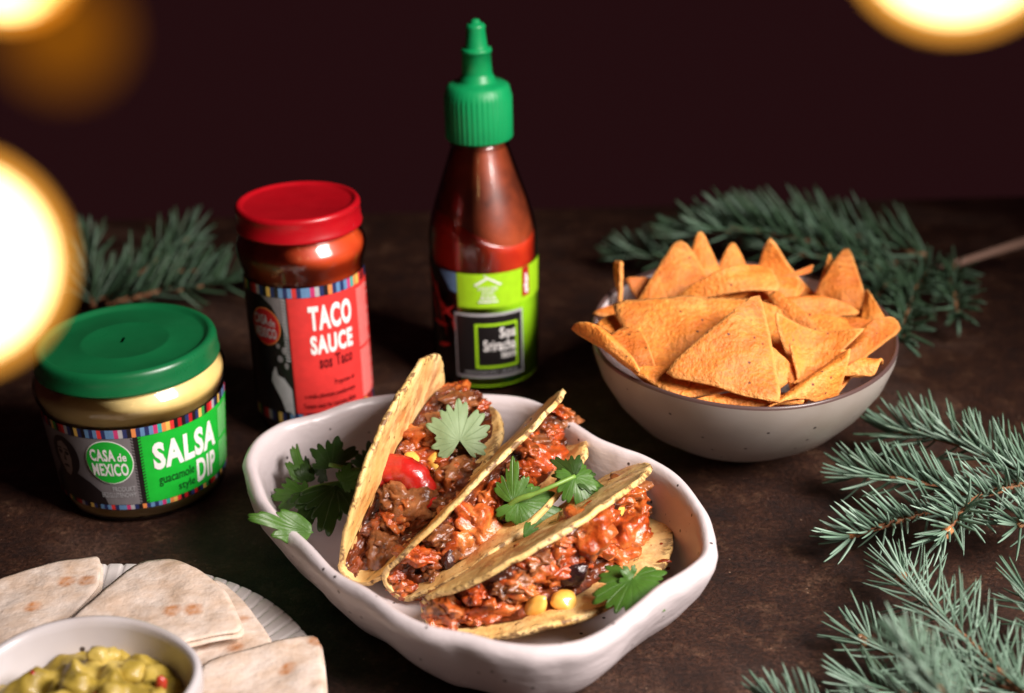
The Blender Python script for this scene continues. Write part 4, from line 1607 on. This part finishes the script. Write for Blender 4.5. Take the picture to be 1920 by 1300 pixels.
def shoot(parent, pts, length=.0165, rad=.00062, density=2.2, seed=0, bud=True, r0=.0009, r1=.0015, **kw):
    rnd = random.Random(seed)
    path = smooth_path(pts, 8)
    rr = [r0 + (r1 - r0) * i / (len(path) - 1) for i in range(len(path))]
    rr = [r * (1 + .25 * noise.noise(p * 900)) for r, p in zip(rr, path)]
    sh = obj('shoot', *tube(path, rr, 7), 'bark', parent)
    V, F, T = needles(pts, length, rad, density, rnd, **kw)
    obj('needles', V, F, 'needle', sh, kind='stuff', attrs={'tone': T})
    if bud:
        for k in range(4):
            d = (path[0] - path[1]).normalized()
            c = path[0] - d * .0012 * k + Vector((rnd.uniform(-1, 1), rnd.uniform(-1, 1), rnd.uniform(-.5, 1))) * .0008
            VV, FF = lump(c, .0013 + .0003 * k * (k < 3), seed + k, 2, .4, 2)
            obj('bud', VV, FF, 'bud', sh)
    return sh


def Z(*q):
    return [atz(px, py, z) for px, py, z in q]


def build_spruce():
    g = 'spruce branches on the table'
    t = thing('spruce_branch', 'blue green spruce branch at the right edge with four budded shoots', 'spruce branch', atz(1930, 900, .005), g)
    shoot(t, Z((1672, 812, .014), (1740, 818, .018), (1820, 842, .020), (1900, 880, .020), (1960, 905, .018)), .0180, 0.00064, 1.52, 1, tone=.42, bud=False, up=.5)
    shoot(t, Z((1605, 890, .013), (1680, 896, .016), (1760, 915, .016), (1830, 935, .014)), .0170, 0.00060, 1.58, 2, tone=.5, bud=False, up=.5)
    shoot(t, Z((1592, 1008, .010), (1645, 990, .012), (1700, 972, .012), (1760, 955, .012)), .0165, 0.00057, 1.72, 3, tone=.62, up=.4)
    shoot(t, Z((1768, 1004, .018), (1792, 975, .020), (1828, 936, .020), (1880, 918, .020), (1960, 895, .018)), .0165, 0.00058, 2.11, 4, tone=.68, up=.45)
    shoot(t, Z((1905, 985, .018), (1940, 975, .018), (1990, 960, .018)), .0165, 0.00058, 1.98, 5, tone=.62)
    t = thing('spruce_branch', 'spruce branch with long thin needles lying in front at the lower right', 'spruce branch', atz(1940, 1310, .005), g)
    shoot(t, Z((1688, 1078, .012), (1722, 1118, .014), (1780, 1170, .016), (1840, 1225, .016), (1900, 1285, .014), (1950, 1330, .012)), .0190, 0.00041, 1.39, 11, tone=.60, fwd=.55, up=.15)
    shoot(t, Z((1612, 1200, .008), (1660, 1222, .010), (1720, 1246, .012), (1790, 1285, .012), (1850, 1330, .012)), .0165, 0.00045, 1.12, 12, tone=.58, fwd=.6, up=.25)
    shoot(t, Z((1930, 1120, .014), (1960, 1160, .014), (2000, 1220, .014)), .0180, 0.00043, 1.58, 13, tone=.55, fwd=.5)
    shoot(t, Z((1760, 1262, .008), (1850, 1282, .010), (1960, 1318, .010)), .0165, 0.00045, 1.45, 14, tone=.5, bud=False, fwd=.5)
    shoot(t, Z((1620, 1290, .006), (1700, 1300, .008), (1790, 1330, .008)), .0165, 0.00045, 1.32, 15, tone=.45, bud=False, fwd=.5)
    t = thing('spruce_branch', 'blurred spruce tip nearest the camera at the bottom right corner', 'spruce branch', atz(1800, 1330, .03), g)
    shoot(t, Z((1690, 1205, .050), (1728, 1252, .050), (1765, 1300, .050), (1800, 1350, .048)), .0120, 0.00047, 1.72, 21, tone=.60, bud=False)
    shoot(t, Z((1640, 1345, .040), (1720, 1330, .044), (1800, 1345, .046)), .0130, 0.00047, 1.45, 22, tone=.5, bud=False)
    t = thing('spruce_branch', 'spruce tip poking up at the bottom edge right of the dish', 'spruce branch', atz(1560, 1370, .005), g)
    shoot(t, Z((1455, 1325, .008), (1520, 1345, .010), (1600, 1375, .010), (1700, 1400, .010)), .0150, 0.00052, 1.32, 31, tone=.62, bud=False, up=.8, fwd=.6)
    # behind the bowl; low needle tone paints the light's falloff into the colour
    gb = 'spruce branches on the table'
    t = thing('spruce_branch', 'spruce branch lying behind the chip bowl with a bare woody end', 'spruce branch', atz(1880, 462, .012), gb)
    st = Z((1930, 452, .018), (1870, 470, .018), (1800, 492, .016), (1740, 508, .014), (1690, 520, .012))
    obj('bare_twig', *tube(smooth_path(st, 8), [.0030 - .0016 * k / 32 for k in range(33)], 8), 'bark2', t)
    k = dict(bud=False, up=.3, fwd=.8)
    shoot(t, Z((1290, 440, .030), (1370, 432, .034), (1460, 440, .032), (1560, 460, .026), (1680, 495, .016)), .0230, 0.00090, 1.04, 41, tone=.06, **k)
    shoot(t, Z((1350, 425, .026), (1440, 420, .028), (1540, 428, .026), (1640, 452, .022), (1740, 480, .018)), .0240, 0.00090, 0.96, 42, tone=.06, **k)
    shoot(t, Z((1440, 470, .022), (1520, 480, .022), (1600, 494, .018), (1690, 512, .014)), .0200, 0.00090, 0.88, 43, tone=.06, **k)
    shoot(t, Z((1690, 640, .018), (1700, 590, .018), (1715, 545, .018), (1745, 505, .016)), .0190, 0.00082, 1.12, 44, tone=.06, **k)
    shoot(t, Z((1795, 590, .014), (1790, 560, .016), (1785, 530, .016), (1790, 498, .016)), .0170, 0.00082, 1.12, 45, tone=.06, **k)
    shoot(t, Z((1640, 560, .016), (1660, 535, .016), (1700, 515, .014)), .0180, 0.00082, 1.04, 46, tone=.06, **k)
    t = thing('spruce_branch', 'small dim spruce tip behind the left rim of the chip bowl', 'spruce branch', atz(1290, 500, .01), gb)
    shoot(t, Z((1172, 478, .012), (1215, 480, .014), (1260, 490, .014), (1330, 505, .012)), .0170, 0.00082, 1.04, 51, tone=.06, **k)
    # back left, behind the squat jar; needles coloured darker for the fading light too
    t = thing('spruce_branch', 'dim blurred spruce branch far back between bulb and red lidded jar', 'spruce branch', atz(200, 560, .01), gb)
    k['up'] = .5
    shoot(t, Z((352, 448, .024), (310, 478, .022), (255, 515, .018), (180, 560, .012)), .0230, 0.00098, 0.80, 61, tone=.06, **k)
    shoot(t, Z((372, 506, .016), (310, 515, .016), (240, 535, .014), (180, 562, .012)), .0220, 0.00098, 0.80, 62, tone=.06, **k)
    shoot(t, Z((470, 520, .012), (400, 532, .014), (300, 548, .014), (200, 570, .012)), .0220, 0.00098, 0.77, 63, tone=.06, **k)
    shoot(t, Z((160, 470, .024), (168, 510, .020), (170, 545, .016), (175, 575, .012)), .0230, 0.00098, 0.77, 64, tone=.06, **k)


build_spruce()


# ================================================================== STRING LIGHTS close to the lens, tiny bulbs enlarged to their blur discs
def bulb(px, py, dist, rpx, mt, label, core=0):
    d = ray(px, py)
    c = CP + d * dist
    R = rpx / FPX * dist
    t = thing('string_light', label, 'light bulb', c, 'blur discs of small string lights near the camera')
    n, k = 48, 24

    def ball(q):
        pr = [(q * sin(pi * (j / k) * .9), -q * cos(pi * (j / k) * .9)) for j in range(k + 1)]
        pr[0] = (0, -q)
        return pr
    prof = ball(R)
    g_ = obj('globe', *lathe(prof, c, n), mt, t)  # oversized ball shaped as the blur disc of a tiny bulb
    if core:
        obj('blur_disc_core', *lathe(ball(R * core), c, n), 'bulb_core', g_)  # smaller than the shell, leaving an orange rim like blur falloff
    rn = prof[-1][0]
    so = [(rn * 1.1, R * .93), (rn * 1.2, R * 1.0), (rn * 1.15, R * 1.6), (rn * .7, R * 1.75), (0, R * 1.75)]
    obj('socket', *lathe(so, c, 32), 'wire', t)
    top = Vector(c) + Vector((0, 0, R * 1.7))
    obj('cord', *tube([top, top + Vector((.002, .003, .05)), top + Vector((.004, .002, .30))], .0016, 8), 'wire', t)


bulb(-94, 492, .170, 214, 'bulb', 'large warm white blur disc of a small string light, modelled as a globe, at the left edge, overlapping the green lid', .84)
bulb(10, -104, .185, 154, 'bulb', 'blur disc of a small string light, modelled as a globe, cut off by the top left corner', .84)
bulb(1800, -150, .165, 212, 'bulb', 'blur disc of a small string light, modelled as a globe, cut off by the top edge at the right', .84)
bulb(118, 60, .105, 104, 'bulb_dim', 'dim amber blur disc of a small string light, modelled as a globe, at the upper left')
